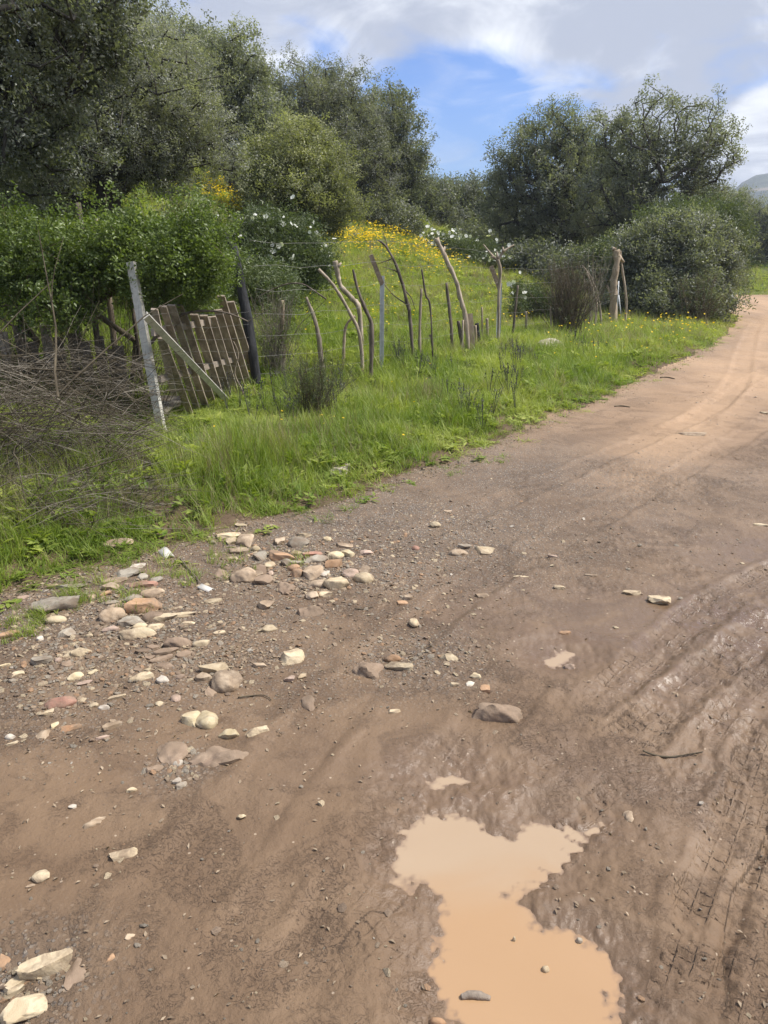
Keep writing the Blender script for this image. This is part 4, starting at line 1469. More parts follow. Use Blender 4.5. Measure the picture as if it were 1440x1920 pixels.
STONES = [
    # px, py, w, h, colour, style, label
    (104, 1129, 80, 34, 'grey', 'a', 'large flat grey slab with sprouts of grass beside it, left of the stone heap'),
    (274, 1134, 66, 26, 'orange', 'a', 'orange brown angular stone in the middle of the left stone heap'),
    (210, 1150, 44, 28, 'tan', 'r', 'rounded grey tan stone at the lower left of the heap below the grassy edge'),
    (256, 1186, 62, 22, 'cream', 'r', 'long smooth cream stone lying lowest in the left heap'),
    (250, 1163, 52, 20, 'grey', 'a', 'grey tan stone tucked right above the long smooth cream one'),
    (262, 1173, 26, 12, 'cream', 'r', 'small pale stone touching the upper edge of the long smooth cream one'),
    (287, 1155, 38, 20, 'brown', 'r', 'brown stone between the orange brown one and the cream wedge'),
    (311, 1154, 46, 18, 'cream', 'a', 'cream wedge shaped stone right of the orange brown one'),
    (342, 1152, 46, 11, 'cream', 'f', 'thin flat cream stone ending the left heap on the right'),
    (351, 1167, 26, 9, 'cream', 'f', 'short pale stone just below the thin flat cream one'),
    (292, 1173, 28, 14, 'cream', 'a', 'pale chip right above the right end of the long smooth cream stone'),
    (208, 1179, 28, 12, 'pink', 'a', 'pinkish stone at the left end of the long smooth cream stone'),
    (272, 1094, 52, 16, 'red', 'a', 'brick red flat stone near the grassy edge'),
    (283, 1111, 44, 18, 'tan', 'r', 'tan brown stone between the brick red and the orange brown one'),
    (240, 1073, 50, 20, 'grey', 'f', 'pale grey slab at the grass edge above the brick red stone'),
    (259, 1059, 28, 11, 'white', 'f', 'flat whitish stone in the grass edge below the broken clay pipe'),
    (267, 1079, 18, 13, 'grey', 'r', 'small grey stone between the pale slab and the brick red stone'),
    (295, 1085, 30, 12, 'grey', 'f', 'flat grey stone right of the brick red one by the sprouts'),
    (213, 1088, 44, 13, 'tan', 'f', 'flat tan stone left of the pale grey slab'),
    (207, 1099, 28, 15, 'tan', 'a', 'tan stone just under the flat tan one left of the brick red stone'),
    (200, 1111, 24, 9, 'orange', 'f', 'small orange tan stone above the rounded grey tan one'),
    (134, 1099, 50, 12, 'grey', 'f', 'flat dark grey stone above the large grey slab'),
    (97, 1097, 24, 9, 'tan', 'f', 'small flat tan stone at the upper left edge of the stony ground'),
    (42, 1120, 26, 9, 'pink', 'f', 'flat pinkish stone left of the large grey slab'),
    (170, 1118, 16, 10, 'tan', 'r', 'small tan stone right of the large grey slab'),
    (210, 1128, 24, 10, 'grey', 'f', 'flat blue grey stone above the rounded grey tan one'),
    (250, 1121, 32, 16, 'grey', 'r', 'mossy grey stone behind the orange brown one'),
    (213, 1137, 26, 10, 'tan', 'r', 'tan stone resting against the top of the rounded grey tan one'),
    (104, 1161, 34, 14, 'yellow', 'r', 'yellowish stone below the large grey slab'),
    (19, 1189, 40, 11, 'orange', 'f', 'flat orange stone at the left border'),
    (125, 1186, 34, 17, 'grey', 'a', 'pale grey stone below the yellowish one'),
    (73, 1197, 14, 9, 'white', 'a', 'small whitish stone left of the pale grey one'),
    (167, 1190, 13, 9, 'cream', 'r', 'small cream pebble left of the pinkish stone'),
    (332, 1203, 46, 20, 'brown', 'r', 'smooth brown stone right below the left heap'),
    (378, 1205, 30, 12, 'cream', 'r', 'cream stone right of the smooth brown one'),
    (146, 1219, 50, 18, 'cream', 'e', 'pale flat topped stone pressed into the gravel'),
    (75, 1238, 36, 20, 'grey', 'a', 'blocky grey stone near the left border'),
    (7, 1247, 20, 6, 'yellow', 'f', 'yellow stone cut by the left border'),
    (122, 1243, 19, 16, 'brown', 'a', 'square brown stone among the gravel'),
    (108, 1236, 13, 9, 'pink', 'r', 'small pink stone touching the square brown one'),
    (30, 1262, 24, 10, 'cream', 'f', 'flat cream stone below the blocky grey one'),
    (141, 1267, 27, 14, 'yellow', 'r', 'bright yellow stone with a pale top'),
    (174, 1258, 17, 9, 'yellow', 'f', 'dull yellow stone to the right of the bright yellow one'),
    (160, 1279, 26, 10, 'pink', 'f', 'grey pink flat stone below the bright yellow one'),
    (265, 1267, 40, 18, 'cream', 'a', 'cream stone left of the white block'),
    (304, 1270, 22, 17, 'white', 'a', 'small white block of stone'),
    (338, 1268, 18, 10, 'pink', 'r', 'pinkish stone right of the white block'),
    (275, 1256, 14, 11, 'cream', 'a', 'small cream chip behind the cream stone left of the white block'),
    (113, 1316, 50, 23, 'red', 'r', 'smooth reddish brown stone near the lower left gravel'),
    (130, 1298, 36, 18, 'brown', 'e', 'dark brown stone behind the smooth reddish brown one'),
    (217, 1307, 32, 10, 'cream', 'f', 'thin cream sliver of stone right of the reddish brown one'),
    (329, 1307, 17, 14, 'pink', 'r', 'round pale pink stone'),
    (175, 1321, 16, 10, 'cream', 'r', 'cream pebble right of the smooth reddish brown stone'),
    (194, 1326, 19, 9, 'white', 'r', 'whitish pebble second to the right of the reddish brown stone'),
    (87, 1337, 24, 10, 'cream', 'a', 'cream chip below the smooth reddish brown stone'),
    (298, 1318, 14, 10, 'cream', 'r', 'small cream pebble left below the round pale pink stone'),
    (212, 1359, 33, 16, 'tan', 'a', 'tilted tan stone alone above the smooth mud'),
    (78, 1372, 32, 20, 'tan', 'e', 'round tan stone sunk in the mud, left of an orange brown one'),
    (128, 1361, 40, 17, 'orange', 'e', 'orange brown stone sunk in the mud'),
    (102, 1357, 15, 12, 'yellow', 'a', 'yellowish chip between the two sunken stones'),
    (19, 1381, 17, 11, 'white', 'r', 'white pebble near the left border'),
    (21, 1394, 21, 6, 'cream', 'f', 'thin cream chip just below the white pebble'),
    (193, 1382, 24, 7, 'pink', 'f', 'flat pinkish chip below the tilted tan stone'),
    (401, 1250, 52, 24, 'cream', 'a', 'cream stone at the back of the tight trio'),
    (380, 1265, 27, 19, 'tan', 'a', 'small tan stone at the left of the tight trio'),
    (422, 1271, 56, 44, 'tan', 'r', 'big rounded tan stone at the front of the tight trio'),
    (394, 1293, 22, 20, 'brown', 'e', 'dark brown stone at the foot of the tight trio'),
    (448, 1285, 14, 8, 'white', 'a', 'white chip right of the big rounded tan stone'),
    (361, 1342, 36, 33, 'yellow', 'a', 'left half of a cracked yellow stone'),
    (387, 1343, 38, 36, 'yellow', 'r', 'right half of a cracked yellow stone'),
    (432, 1375, 38, 20, 'yellow', 'a', 'yellow stone tilted beside the cream domed one'),
    (477, 1368, 54, 24, 'cream', 'e', 'cream domed stone sunk in the mud'),
    (413, 1412, 108, 46, 'brown', 'e', 'large flat brown boulder almost buried in smooth mud'),
    (320, 1402, 56, 52, 'brown', 'e', 'mud coloured boulder left of the large flat one'),
    (288, 1441, 34, 12, 'brown', 'e', 'low reddish brown stone by the nest of grey chips'),
    (334, 1429, 18, 14, 'white', 'r', 'white stone in the middle of the nest of grey chips'),
    (331, 1464, 15, 12, 'white', 'a', 'white stone at the lower edge of the nest of chips'),
    (340, 1470, 18, 14, 'grey', 'a', 'grey stone at the lower edge of the nest of chips'),
    (422, 1002, 52, 15, 'cream', 'a', 'long cream stone at the grassy edge of the upper stones'),
    (433, 1011, 19, 20, 'cream', 'a', 'upright cream stone in front of the long one by the grass'),
    (400, 1012, 11, 20, 'grey', 'a', 'narrow grey stone standing on edge by the grass'),
    (460, 1012, 34, 26, 'tan', 'a', 'slanting tan stone by the grass leaning to the right'),
    (452, 984, 22, 8, 'cream', 'f', 'single flat cream stone highest by the grass edge'),
    (527, 1009, 21, 23, 'tan', 'a', 'upright tan block of stone among the upper stones'),
    (570, 1001, 29, 10, 'cream', 'f', 'flat cream stone right of the upright tan block'),
    (560, 1015, 38, 20, 'grey', 'r', 'grey and white speckled stone among the upper stones'),
    (614, 1009, 15, 10, 'yellow', 'r', 'small yellowish stone right of the speckled one'),
    (451, 1032, 40, 14, 'tan', 'f', 'long tan sliver slanting below the leaning tan stone'),
    (479, 1027, 15, 10, 'yellow', 'r', 'small yellow tan stone right of the slanting sliver'),
    (485, 1039, 27, 22, 'grey', 'a', 'grey stone tilted on edge left of the orange slab'),
    (527, 1040, 52, 20, 'orange', 'a', 'long orange slab of stone among the upper stones'),
    (429, 1045, 36, 10, 'tan', 'e', 'flat tan stone sunk in mud left of the orange slab'),
    (555, 1036, 20, 8, 'cream', 'r', 'cream pebble at the right tip of the orange slab'),
    (585, 1037, 34, 9, 'red', 'f', 'flat red brown stone above the grey one'),
    (645, 1022, 30, 10, 'tan', 'f', 'flat tan stone at the upper right of the stones'),
    (650, 1035, 27, 16, 'yellow', 'a', 'lumpy yellow stone under the flat tan one'),
    (629, 1040, 30, 14, 'yellow', 'r', 'yellow tan stone left of the lumpy yellow one'),
    (593, 1047, 44, 14, 'grey', 'r', 'long grey stone below the flat red brown one'),
    (629, 1055, 37, 18, 'orange', 'a', 'orange stone right of the long grey one'),
    (556, 1054, 36, 11, 'grey', 'f', 'greenish grey flat stone below the orange slab'),
    (537, 1053, 22, 13, 'grey', 'r', 'pale grey stone left of the greenish grey one'),
    (504, 1058, 22, 13, 'cream', 'r', 'cream tan stone below the tilted grey one'),
    (550, 1063, 24, 13, 'orange', 'r', 'small orange tan stone under the greenish grey one'),
    (491, 1067, 25, 18, 'brown', 'a', 'brown stone behind the big rounded pair'),
    (456, 1076, 46, 31, 'tan', 'r', 'big rounded tan stone, left one of a touching pair'),
    (478, 1073, 26, 24, 'tan', 'a', 'tan stone leaning on the right of the big rounded one'),
    (493, 1085, 34, 20, 'brown', 'a', 'dark brown stone right of the big rounded pair'),
    (412, 1071, 28, 22, 'brown', 'e', 'muddy brown stone left of the big rounded pair'),
    (506, 1072, 12, 17, 'pink', 'a', 'narrow pinkish stone standing by the dark brown one'),
    (531, 1091, 42, 38, 'brown', 'e', 'big muddy brown stone in the middle of the upper stones'),
    (557, 1072, 22, 15, 'orange', 'r', 'orange tan stone right above the big muddy brown one'),
    (585, 1069, 37, 29, 'tan', 'a', 'large tan angular stone right of the big muddy brown one'),
    (608, 1073, 20, 14, 'white', 'a', 'small white stone right of the large tan angular one'),
    (597, 1093, 34, 14, 'tan', 'r', 'oval tan stone below the large tan angular one'),
    (633, 1092, 50, 22, 'cream', 'a', 'wide cream stone with a notched edge'),
    (659, 1073, 33, 17, 'pink', 'r', 'pinkish tan stone above the wide cream one'),
    (684, 1066, 21, 17, 'tan', 'a', 'tan stone right above the pale oval one'),
    (682, 1082, 35, 19, 'cream', 'r', 'pale oval stone at the right end of the stones'),
    (586, 1114, 23, 17, 'tan', 'r', 'round tan stone below the oval tan one'),
    (612, 1112, 27, 13, 'cream', 'a', 'cream stone below the wide cream one'),
    (497, 1132, 32, 18, 'tan', 'a', 'tan stone standing apart in mud below the dark brown one'),
    (585, 1141, 56, 27, 'brown', 'e', 'brown tan stone sloping out of the mud'),
    (504, 1177, 42, 14, 'cream', 'a', 'cream pointed stone in open mud'),
    (413, 1185, 28, 6, 'cream', 'f', 'thin pale stone right of the left heap'),
    (400, 1125, 30, 9, 'cream', 'f', 'pale flat stone below the second pipe shard'),
    (550, 1228, 43, 29, 'cream', 'a', 'cream block of stone with a flat top, alone in mud'),
    (485, 1246, 30, 12, 'tan', 'a', 'tan stone left of the cream block'),
    (543, 1272, 19, 13, 'pink', 'a', 'pinkish stone below the cream block'),
    (566, 1266, 15, 11, 'cream', 'a', 'cream chip below the cream block on its right'),
    (683, 1243, 64, 42, 'brown', 'e', 'large sunken boulder with a smooth muddy back, left of a jagged cream stone'),
    (747, 1247, 50, 19, 'cream', 'a', 'jagged cream stone right of the large sunken boulder'),
    (735, 1233, 30, 13, 'orange', 'r', 'orange tan stone behind the jagged cream one'),
    (845, 1229, 38, 15, 'cream', 'e', 'pale crest of a stone poking from mud right of the jagged one'),
    (777, 1162, 18, 20, 'cream', 'r', 'round cream stone standing up by the dark gravel'),
    (764, 1120, 18, 9, 'tan', 'a', 'tan stone above the round cream one'),
    (754, 1128, 21, 9, 'orange', 'f', 'orange tan stone left below the tan one'),
    (687, 1034, 25, 11, 'pink', 'a', 'pink stone in the gravel above the pale oval one'),
    (779, 1027, 14, 9, 'red', 'r', 'small rose red stone in the dark gravel'),
    (907, 1027, 38, 20, 'cream', 'f', 'square cream slab alone on the dark road'),
    (860, 1035, 33, 12, 'tan', 'r', 'flat oval tan stone left of the square cream slab'),
    (872, 1023, 25, 9, 'grey', 'f', 'grey stone touching the left side of the square cream slab'),
    (816, 982, 19, 9, 'cream', 'r', 'single cream stone farthest up in the dark gravel'),
    (575, 1310, 26, 30, 'brown', 'e', 'brown egg shaped stone upright in mud'),
    (891, 1266, 20, 9, 'yellow', 'a', 'yellow chip above the big muddy boulder'),
    (881, 1280, 16, 12, 'white', 'a', 'whitish chip under the yellow one'),
    (851, 1283, 18, 8, 'cream', 'a', 'cream chip left of the whitish one'),
    (912, 1288, 20, 18, 'orange', 'a', 'orange stone just above the big muddy boulder'),
    (737, 1332, 24, 9, 'cream', 'f', 'cream sliver of stone in smooth mud'),
    (945, 1327, 106, 46, 'brown', 'e', 'big muddy boulder with yellowish flank near the middle of the road'),
    (1186, 1110, 32, 10, 'cream', 'f', 'flat cream stone left of the cracked one on the right of the road'),
    (1232, 1122, 44, 19, 'cream', 'a', 'cracked cream stone on the right of the road'),
    (1049, 1100, 20, 9, 'cream', 'a', 'small cream stone in the middle of the road'),
    (1107, 1078, 23, 6, 'tan', 'f', 'flat tan stone on a dark spot of the road'),
    (979, 1081, 30, 6, 'cream', 'f', 'thin pale stone left of the middle of the road'),
    (1037, 1042, 26, 6, 'pink', 'f', 'flat pink stone pressed in the road'),
    (904, 1115, 26, 10, 'tan', 'a', 'tan chipped stone below the square cream slab'),
    (1060, 1184, 22, 8, 'orange', 'e', 'orange red stone pressed in mud above the small pale puddle'),
    (1073, 1247, 28, 15, 'pink', 'e', 'pinkish stone at the right rim of the small pale puddle'),
    (1182, 1528, 26, 20, 'tan', 'e', 'pale stone sunk in mud right of the large puddle'),
    (1295, 812, 50, 9, 'tan', 'f', 'large flat tan stone on the dry part of the road'),
    (1435, 773, 20, 6, 'cream', 'f', 'pale stone at the right border on the dry road'),
    (1425, 983, 26, 6, 'cream', 'f', 'thin pale stone at the right border on the damp road'),
    (85, 1813, 76, 36, 'cream', 'a', 'big cream rock at the lower left corner'),
    (45, 1889, 62, 44, 'cream', 'a', 'star shaped cream rock lowest in the left corner'),
    (140, 1817, 34, 46, 'brown', 'e', 'brown stone buried right of the big cream rock'),
    (29, 1842, 40, 18, 'cream', 'f', 'cream stone below left of the big cream rock'),
    (27, 1860, 28, 13, 'cream', 'a', 'smaller cream stone just above the star shaped rock'),
    (3, 1798, 22, 34, 'orange', 'e', 'orange stone cut by the left border near the bottom'),
    (75, 1641, 26, 22, 'cream', 'r', 'oval pale stone flat on smooth mud'),
    (229, 1601, 44, 16, 'cream', 'f', 'long pale splinter of stone on smooth mud'),
    (57, 1661, 15, 6, 'tan', 'f', 'tiny pale chip below the oval pale stone'),
    (167, 1543, 38, 15, 'tan', 'e', 'tan stone just showing through the mud'),
    (185, 1535, 26, 8, 'tan', 'e', 'second tan patch of stone showing through the mud on its right'),
    (246, 1480, 18, 10, 'cream', 'a', 'cream chip above the stone showing through the mud'),
    (136, 1511, 12, 9, 'white', 'a', 'white chip far left in smooth mud'),
    (207, 1793, 18, 11, 'orange', 'e', 'small orange stone buried above the bottom mud'),
    (241, 1754, 18, 10, 'tan', 'e', 'small tan stone barely showing in the lower mud'),
    (453, 1529, 15, 9, 'yellow', 'a', 'yellowish chip in the middle of smooth mud'),
    (820, 1917, 26, 14, 'orange', 'r', 'orange stone at the bottom rim of the large puddle'),
    (840, 958, 14, 6, 'tan', 'f', 'little tan stone beside the dark gravel top'),
]
for s in STONES:
    put_stone(*s)
# broken brown slate patch
for i, (px, py, w, h) in enumerate(((270, 1218, 30, 12), (288, 1212, 24, 10), (300, 1222, 40, 12), (320, 1218, 26, 11), (302, 1234, 40, 12), (347, 1223, 30, 14), (310, 1247, 30, 12), (282, 1230, 18, 10), (256, 1252, 18, 12))):
    put_stone(px, py, w, h, 'brown', 'f', ['long muddy slate piece at the left tip of the shattered patch', 'small muddy slate piece in the top row of the shattered patch', 'broad muddy slate piece in the middle of the shattered patch', 'muddy slate piece right of the broad middle one in the shattered patch', 'broad muddy slate piece under the middle one in the shattered patch', 'muddy slate piece at the right tip of the shattered patch', 'muddy slate piece lowest in the shattered patch', 'narrow muddy slate piece at the lower left of the shattered patch', 'lone slate piece just below left of the shattered patch'][i], name='slate_piece', group='pieces of shattered slate in the mud', cat='slate piece', sink=.4)
VG = 'stones on the grassy verge'
for s in ((222, 1018, 50, 20, 'tan', 'r', 'tan stone half hidden in grass at the foot of the brush pile'),
          (637, 878, 44, 26, 'white', 'a', 'white stone half sunk in the grass at the near road edge'),
          (742, 828, 22, 16, 'tan', 'a', 'small tan stone in the grass uphill of the white one'),
          (1030, 650, 44, 26, 'white', 'r', 'lichen spotted rounded rock in grass before the brown bush'),
          (805, 715, 16, 14, 'grey', 'r', 'small grey stone in the verge below the dark stakes'),
          (1167, 645, 9, 6, 'white', 'r', 'tiny pale stone in the verge near the thick pale post'),
          (312, 757, 66, 54, 'grey', 'a', 'grey boulder behind the leaning pale post of the gate')):
    put_stone(*s, group=VG, sink=.15)
# stones and driftwood in the water
for (px, py, w, lab) in ((1023, 1819, 15, 'small cream stone standing out of the large puddle'), (1086, 1765, 13, 'small grey stone near the right rim of the large puddle'), (964, 1763, 7, 'tiny pale stone in the middle of the large puddle')):
    x, y = onz(px, py, WL)
    V, Fc = rock('r', px, 3, w * .00118 * 1.1, w * .00118, .022)
    link('stone', new_mesh('stone', V, Fc, M['s_cream' if px != 1086 else 's_grey']), label=lab, cat='stone', group='stones standing in the large puddle', loc=(x, y, base_h(np.array([x]), np.array([y]))[0] + WL + .001))
x, y = onz(892, 1871, WL)
mb = MB(); mb.path([(-.034, 0, 0), (-.012, .004, .004), (.012, .002, .003), (.034, -.003, 0)], [.007, .010, .010, .005], 8, 4, .12, 3)
link('driftwood', mb.mesh('driftwood', M['slat']), label='short piece of rotten wood floating in the large puddle', cat='wood', loc=(x, y, base_h(np.array([x]), np.array([y]))[0] + WL + .001))


# gravel too small to pick apart
def build_gravel():
    g = np.random.RandomState(77)
    keys = ['s_grey', 's_cream', 's_brown', 's_tan', 's_orange', 's_white']
    srcs = []
    for i, k in enumerate(keys):
        V, Fc = rock('a' if i % 2 else 'r', 700 + i, 1, 1, .8, .5)
        srcs.append(src('pebble', new_mesh('pebble', V, Fc, M[k], False)))
    G = scatter_group(srcs)
    pts = []
    def cl(px, py, sx, sy, n): pts.append(np.stack([g.normal(px, sx, n), g.normal(py, sy, n)], 1))
    cl(230, 1150, 110, 45, 1500); cl(560, 1060, 110, 38, 1200); cl(120, 1240, 110, 50, 1300); cl(330, 1240, 70, 40, 350)
    cl(760, 1000, 130, 60, 1100); cl(780, 1230, 60, 35, 300); cl(740, 1150, 70, 60, 300); cl(330, 1435, 28, 22, 110); cl(45, 1840, 50, 32, 150)
    cl(430, 1235, 30, 12, 160); cl(460, 1190, 40, 30, 140); cl(900, 1250, 40, 40, 120); cl(160, 1370, 110, 60, 220); cl(540, 1290, 60, 30, 120)
    pts.append(np.stack([g.uniform(0, 1440, 700), g.uniform(980, 1920, 700)], 1))
    pts.append(np.stack([g.uniform(700, 1440, 900), g.uniform(700, 1100, 900)], 1))
    e = _smooth3(np.array([(0, 1112), (200, 1062), (400, 1002), (560, 957), (720, 908), (860, 864), (1010, 793), (1160, 732), (1250, 690), (1340, 648)], float), 30)
    ee = e[g.randint(0, len(e), 1400)]; ee[:, 1] += np.abs(g.normal(0, 10, 1400)) * (ee[:, 1] / 1000)
    pts.append(ee)
    pts = np.concatenate(pts)
    pts = pts[(pts[:, 1] > 640) & (pts[:, 1] < 1990)]
    P = hits(pts)
    k = (road_sd(P[:, 0], P[:, 1]) > -.05) & (puddle_sd(P[:, 0], P[:, 1]) > .02)
    P = P[k]; n = len(P)
    r = np.hypot(P[:, 0], P[:, 1])
    s = np.exp(g.normal(-4.75, .42, n)) * np.clip((r / 4) ** .45, .75, 1.9)
    var = g.choice(6, n, p=[.34, .14, .26, .14, .06, .06])
    pts2 = np.concatenate([np.stack([g.normal(px, sx, q), g.normal(py, sy, q)], 1) for px, py, sx, sy, q in ((240, 1140, 100, 45, 620), (560, 1062, 100, 34, 560), (130, 1250, 110, 55, 520), (740, 1040, 90, 50, 320), (430, 1240, 70, 30, 120), (480, 1150, 90, 30, 90), (330, 1435, 22, 20, 40), (45, 1840, 45, 28, 40), (790, 1230, 50, 30, 60), (620, 1130, 130, 60, 90), (600, 1500, 420, 260, 50), (1150, 1000, 220, 90, 60))])
    pts2 = pts2[(pts2[:, 1] > 700) & (pts2[:, 1] < 1960)]
    P2 = hits(pts2); k = (road_sd(P2[:, 0], P2[:, 1]) > -.1) & (puddle_sd(P2[:, 0], P2[:, 1]) > .04); P2 = P2[k]; n2 = len(P2)
    P = np.concatenate([P, P2]); s = np.concatenate([s, g.uniform(.014, .034, n2)]); var = np.concatenate([var, g.choice(6, n2, p=[.22, .18, .26, .26, .07, .01])]); n = len(P)
    scatter('gravel', P + [0, 0, .001], np.stack([g.normal(0, .3, n), g.normal(0, .3, n), g.uniform(0, 6, n)], 1), s, var, g.rand(n), G, label='loose gravel and grit pressed into the road', sclz=s * .8)
    # dead leaves and bark flakes
    mb = MB(); leafquad(mb, np.array([-.5, 0, 0.]), np.array([1, 0, .1]), np.array([0, 0, 1.]), 1, .38, .5, .3)
    mb2 = MB(); leafquad(mb2, np.array([-.5, 0, 0.]), np.array([1, .2, -.05]), np.array([0, 0.3, 1.]), 1, .55, .2, .2)
    G2 = scatter_group([src('leaf', mb.mesh('leaf', M['litter'], True, 'lv')), src('leaf', mb2.mesh('leaf', M['litter'], True, 'lv'))])
    pts = [np.stack([g.uniform(0, 1440, 420), g.uniform(1000, 1920, 420)], 1)]
    for (px, py, sx, sy, q) in ((440, 1230, 45, 16, 170), (430, 1130, 70, 40, 150), (230, 1200, 120, 70, 330), (150, 1370, 120, 60, 110), (620, 1130, 110, 60, 160), (560, 1290, 80, 50, 80), (800, 1180, 90, 60, 110), (290, 1040, 40, 20, 60)):
        pts.append(np.stack([g.normal(px, sx, q), g.normal(py, sy, q)], 1))
    ee = e[g.randint(0, len(e), 1100)]; ee[:, 1] += g.normal(3, 9, 1100) * (ee[:, 1] / 1000)
    pts.append(ee)
    pts = np.concatenate(pts); pts = pts[(pts[:, 1] > 640) & (pts[:, 1] < 1990)]
    P = hits(pts); k = puddle_sd(P[:, 0], P[:, 1]) > .02; P = P[k]; n = len(P)
    s = g.uniform(.010, .024, n) * np.clip((np.hypot(P[:, 0], P[:, 1]) / 4) ** .3, .8, 1.5)
    scatter('leaf_litter', P + [0, 0, .004], np.stack([g.normal(0, .35, n), g.normal(0, .35, n), g.uniform(0, 6, n)], 1), s, g.randint(0, 2, n), g.rand(n) ** 1.5, G2, label='small dead leaves and bark flakes scattered on the mud')


build_gravel()


# ------------------------------------------------------------------ broken clay pipe, twigs on the road
def shard(px, py, L_, rad, ang0, ang1, rz, label, tilt=0.1):
    p = hits([(px, py)])[0]
    mb = MB(); n = 14; V = []
    for e in (0, 1):
        for rr in (rad, rad * .86):
            for i in range(n + 1):
                a = ang0 + (ang1 - ang0) * i / n
                jag = .10 * L_ * math.sin(i * .55 + e * 2)
                V.append(((e - .5) * L_ + jag * (.6 if e else -.4), math.cos(a) * rr, math.sin(a) * rr))
    m = n + 1; q = []
    o0, i0, o1, i1 = 0, m, 2 * m, 3 * m
    for i in range(n):
        q += [(o0 + i, o0 + i + 1, o1 + i + 1, o1 + i), (i0 + i, i1 + i, i1 + i + 1, i0 + i + 1), (o0 + i, i0 + i, i0 + i + 1, o0 + i + 1), (o1 + i, o1 + i + 1, i1 + i + 1, i1 + i)]
    q += [(o0, o1, i1, i0), (o0 + n, i0 + n, i1 + n, o1 + n)]
    mb.add(V, q)
    link('pipe_shard', mb.mesh('pipe_shard', M['pipe']), label=label, cat='pipe shard', group='broken clay pipe at the road edge', loc=(p[0], p[1], p[2] - rad * .35), rot=(0, tilt, rz))


shard(313, 1040, .10, .036, .9, 2.9, R(-52), 'larger pale clay pipe shard with a dark hollow underside near the grass', .22)
shard(386, 1106, .08, .030, .7, 2.5, R(-30), 'smaller pale clay pipe shard lying on mud right of the grass sprouts', .15)


def road_twig(pts, r, label, mat='twigdark', lift=.006):
    P = hits(pts); c = P.mean(0)
    mb = MB(); mb.path([(p - c) + [0, 0, lift] for p in P], [r, r * .9, r * .5], 5, 3, .15, int(pts[0][0]))
    link('twig', mb.mesh('twig', M[mat]), label=label, cat='twig', group='twigs lying on the road', loc=c)


road_twig([(1205, 1410), (1225, 1418), (1250, 1422), (1280, 1419), (1318, 1412)], .0035, 'dark curved twig pressed in mud on the right of the road')
road_twig([(446, 1310), (470, 1307), (495, 1306), (509, 1315)], .003, 'forked brown twig below the tight trio of stones')
road_twig([(338, 1050), (350, 1066), (366, 1084), (374, 1096)], .005, 'dark strip of bark running between the two pipe shards', 'darkwood', .012)
road_twig([(665, 1143), (680, 1144), (700, 1140)], .003, 'thin twig right of the brown tan sloping stone')
road_twig([(1152, 763), (1165, 762), (1181, 764)], .010, 'small dark twig on the dry road near the verge')
road_twig([(1238, 709), (1250, 708), (1265, 711)], .012, 'dark twig farthest up the dry road')


# ------------------------------------------------------------------ fences
WORLD_Y = {}


def gpt(px, py):
    return hits([(px, py)])[0]


def lift(px, py, Y):
    v = at(px, py, Y)
    return np.array([v.x, v.y, v.z])


def stake_pts(P, lean=0.0):
    """first point on the ground, the others above it in the plane of the fence (with a slight lean)"""
    b = gpt(*P[0])
    out = [b - [0, 0, .08], b]
    for i, (px, py) in enumerate(P[1:]):
        out.append(lift(px, py, b[1] + lean * (i + 1)))
    return out, b


fence = thing('wire_fence', 'old wire fence of crooked branch stakes and bent steel posts along the meadow', 'fence', tuple(gpt(716, 693)))
FO = np.array(fence.location)


def part_path(root, O, name, P, rad, mat, seed, jit=.24, n=7, lean=0.0, label=None, twigs=()):
    pts, b = stake_pts(P, lean)
    mb = MB(); Y = b[1]; s = Y / F
    mb.path([p - O for p in pts], [r * s * .5 for r in rad], n, 5, jit, seed)
    for tw in twigs:
        q = [lift(px, py, Y + .03 * k) for k, (px, py) in enumerate(tw)]
        mb.path([p - O for p in q], [rad[-1] * s * .42, rad[-1] * s * .15], 5, 3, .1, seed + 5)
    return link(name, mb.mesh(name, M[mat], True), root, label=label)


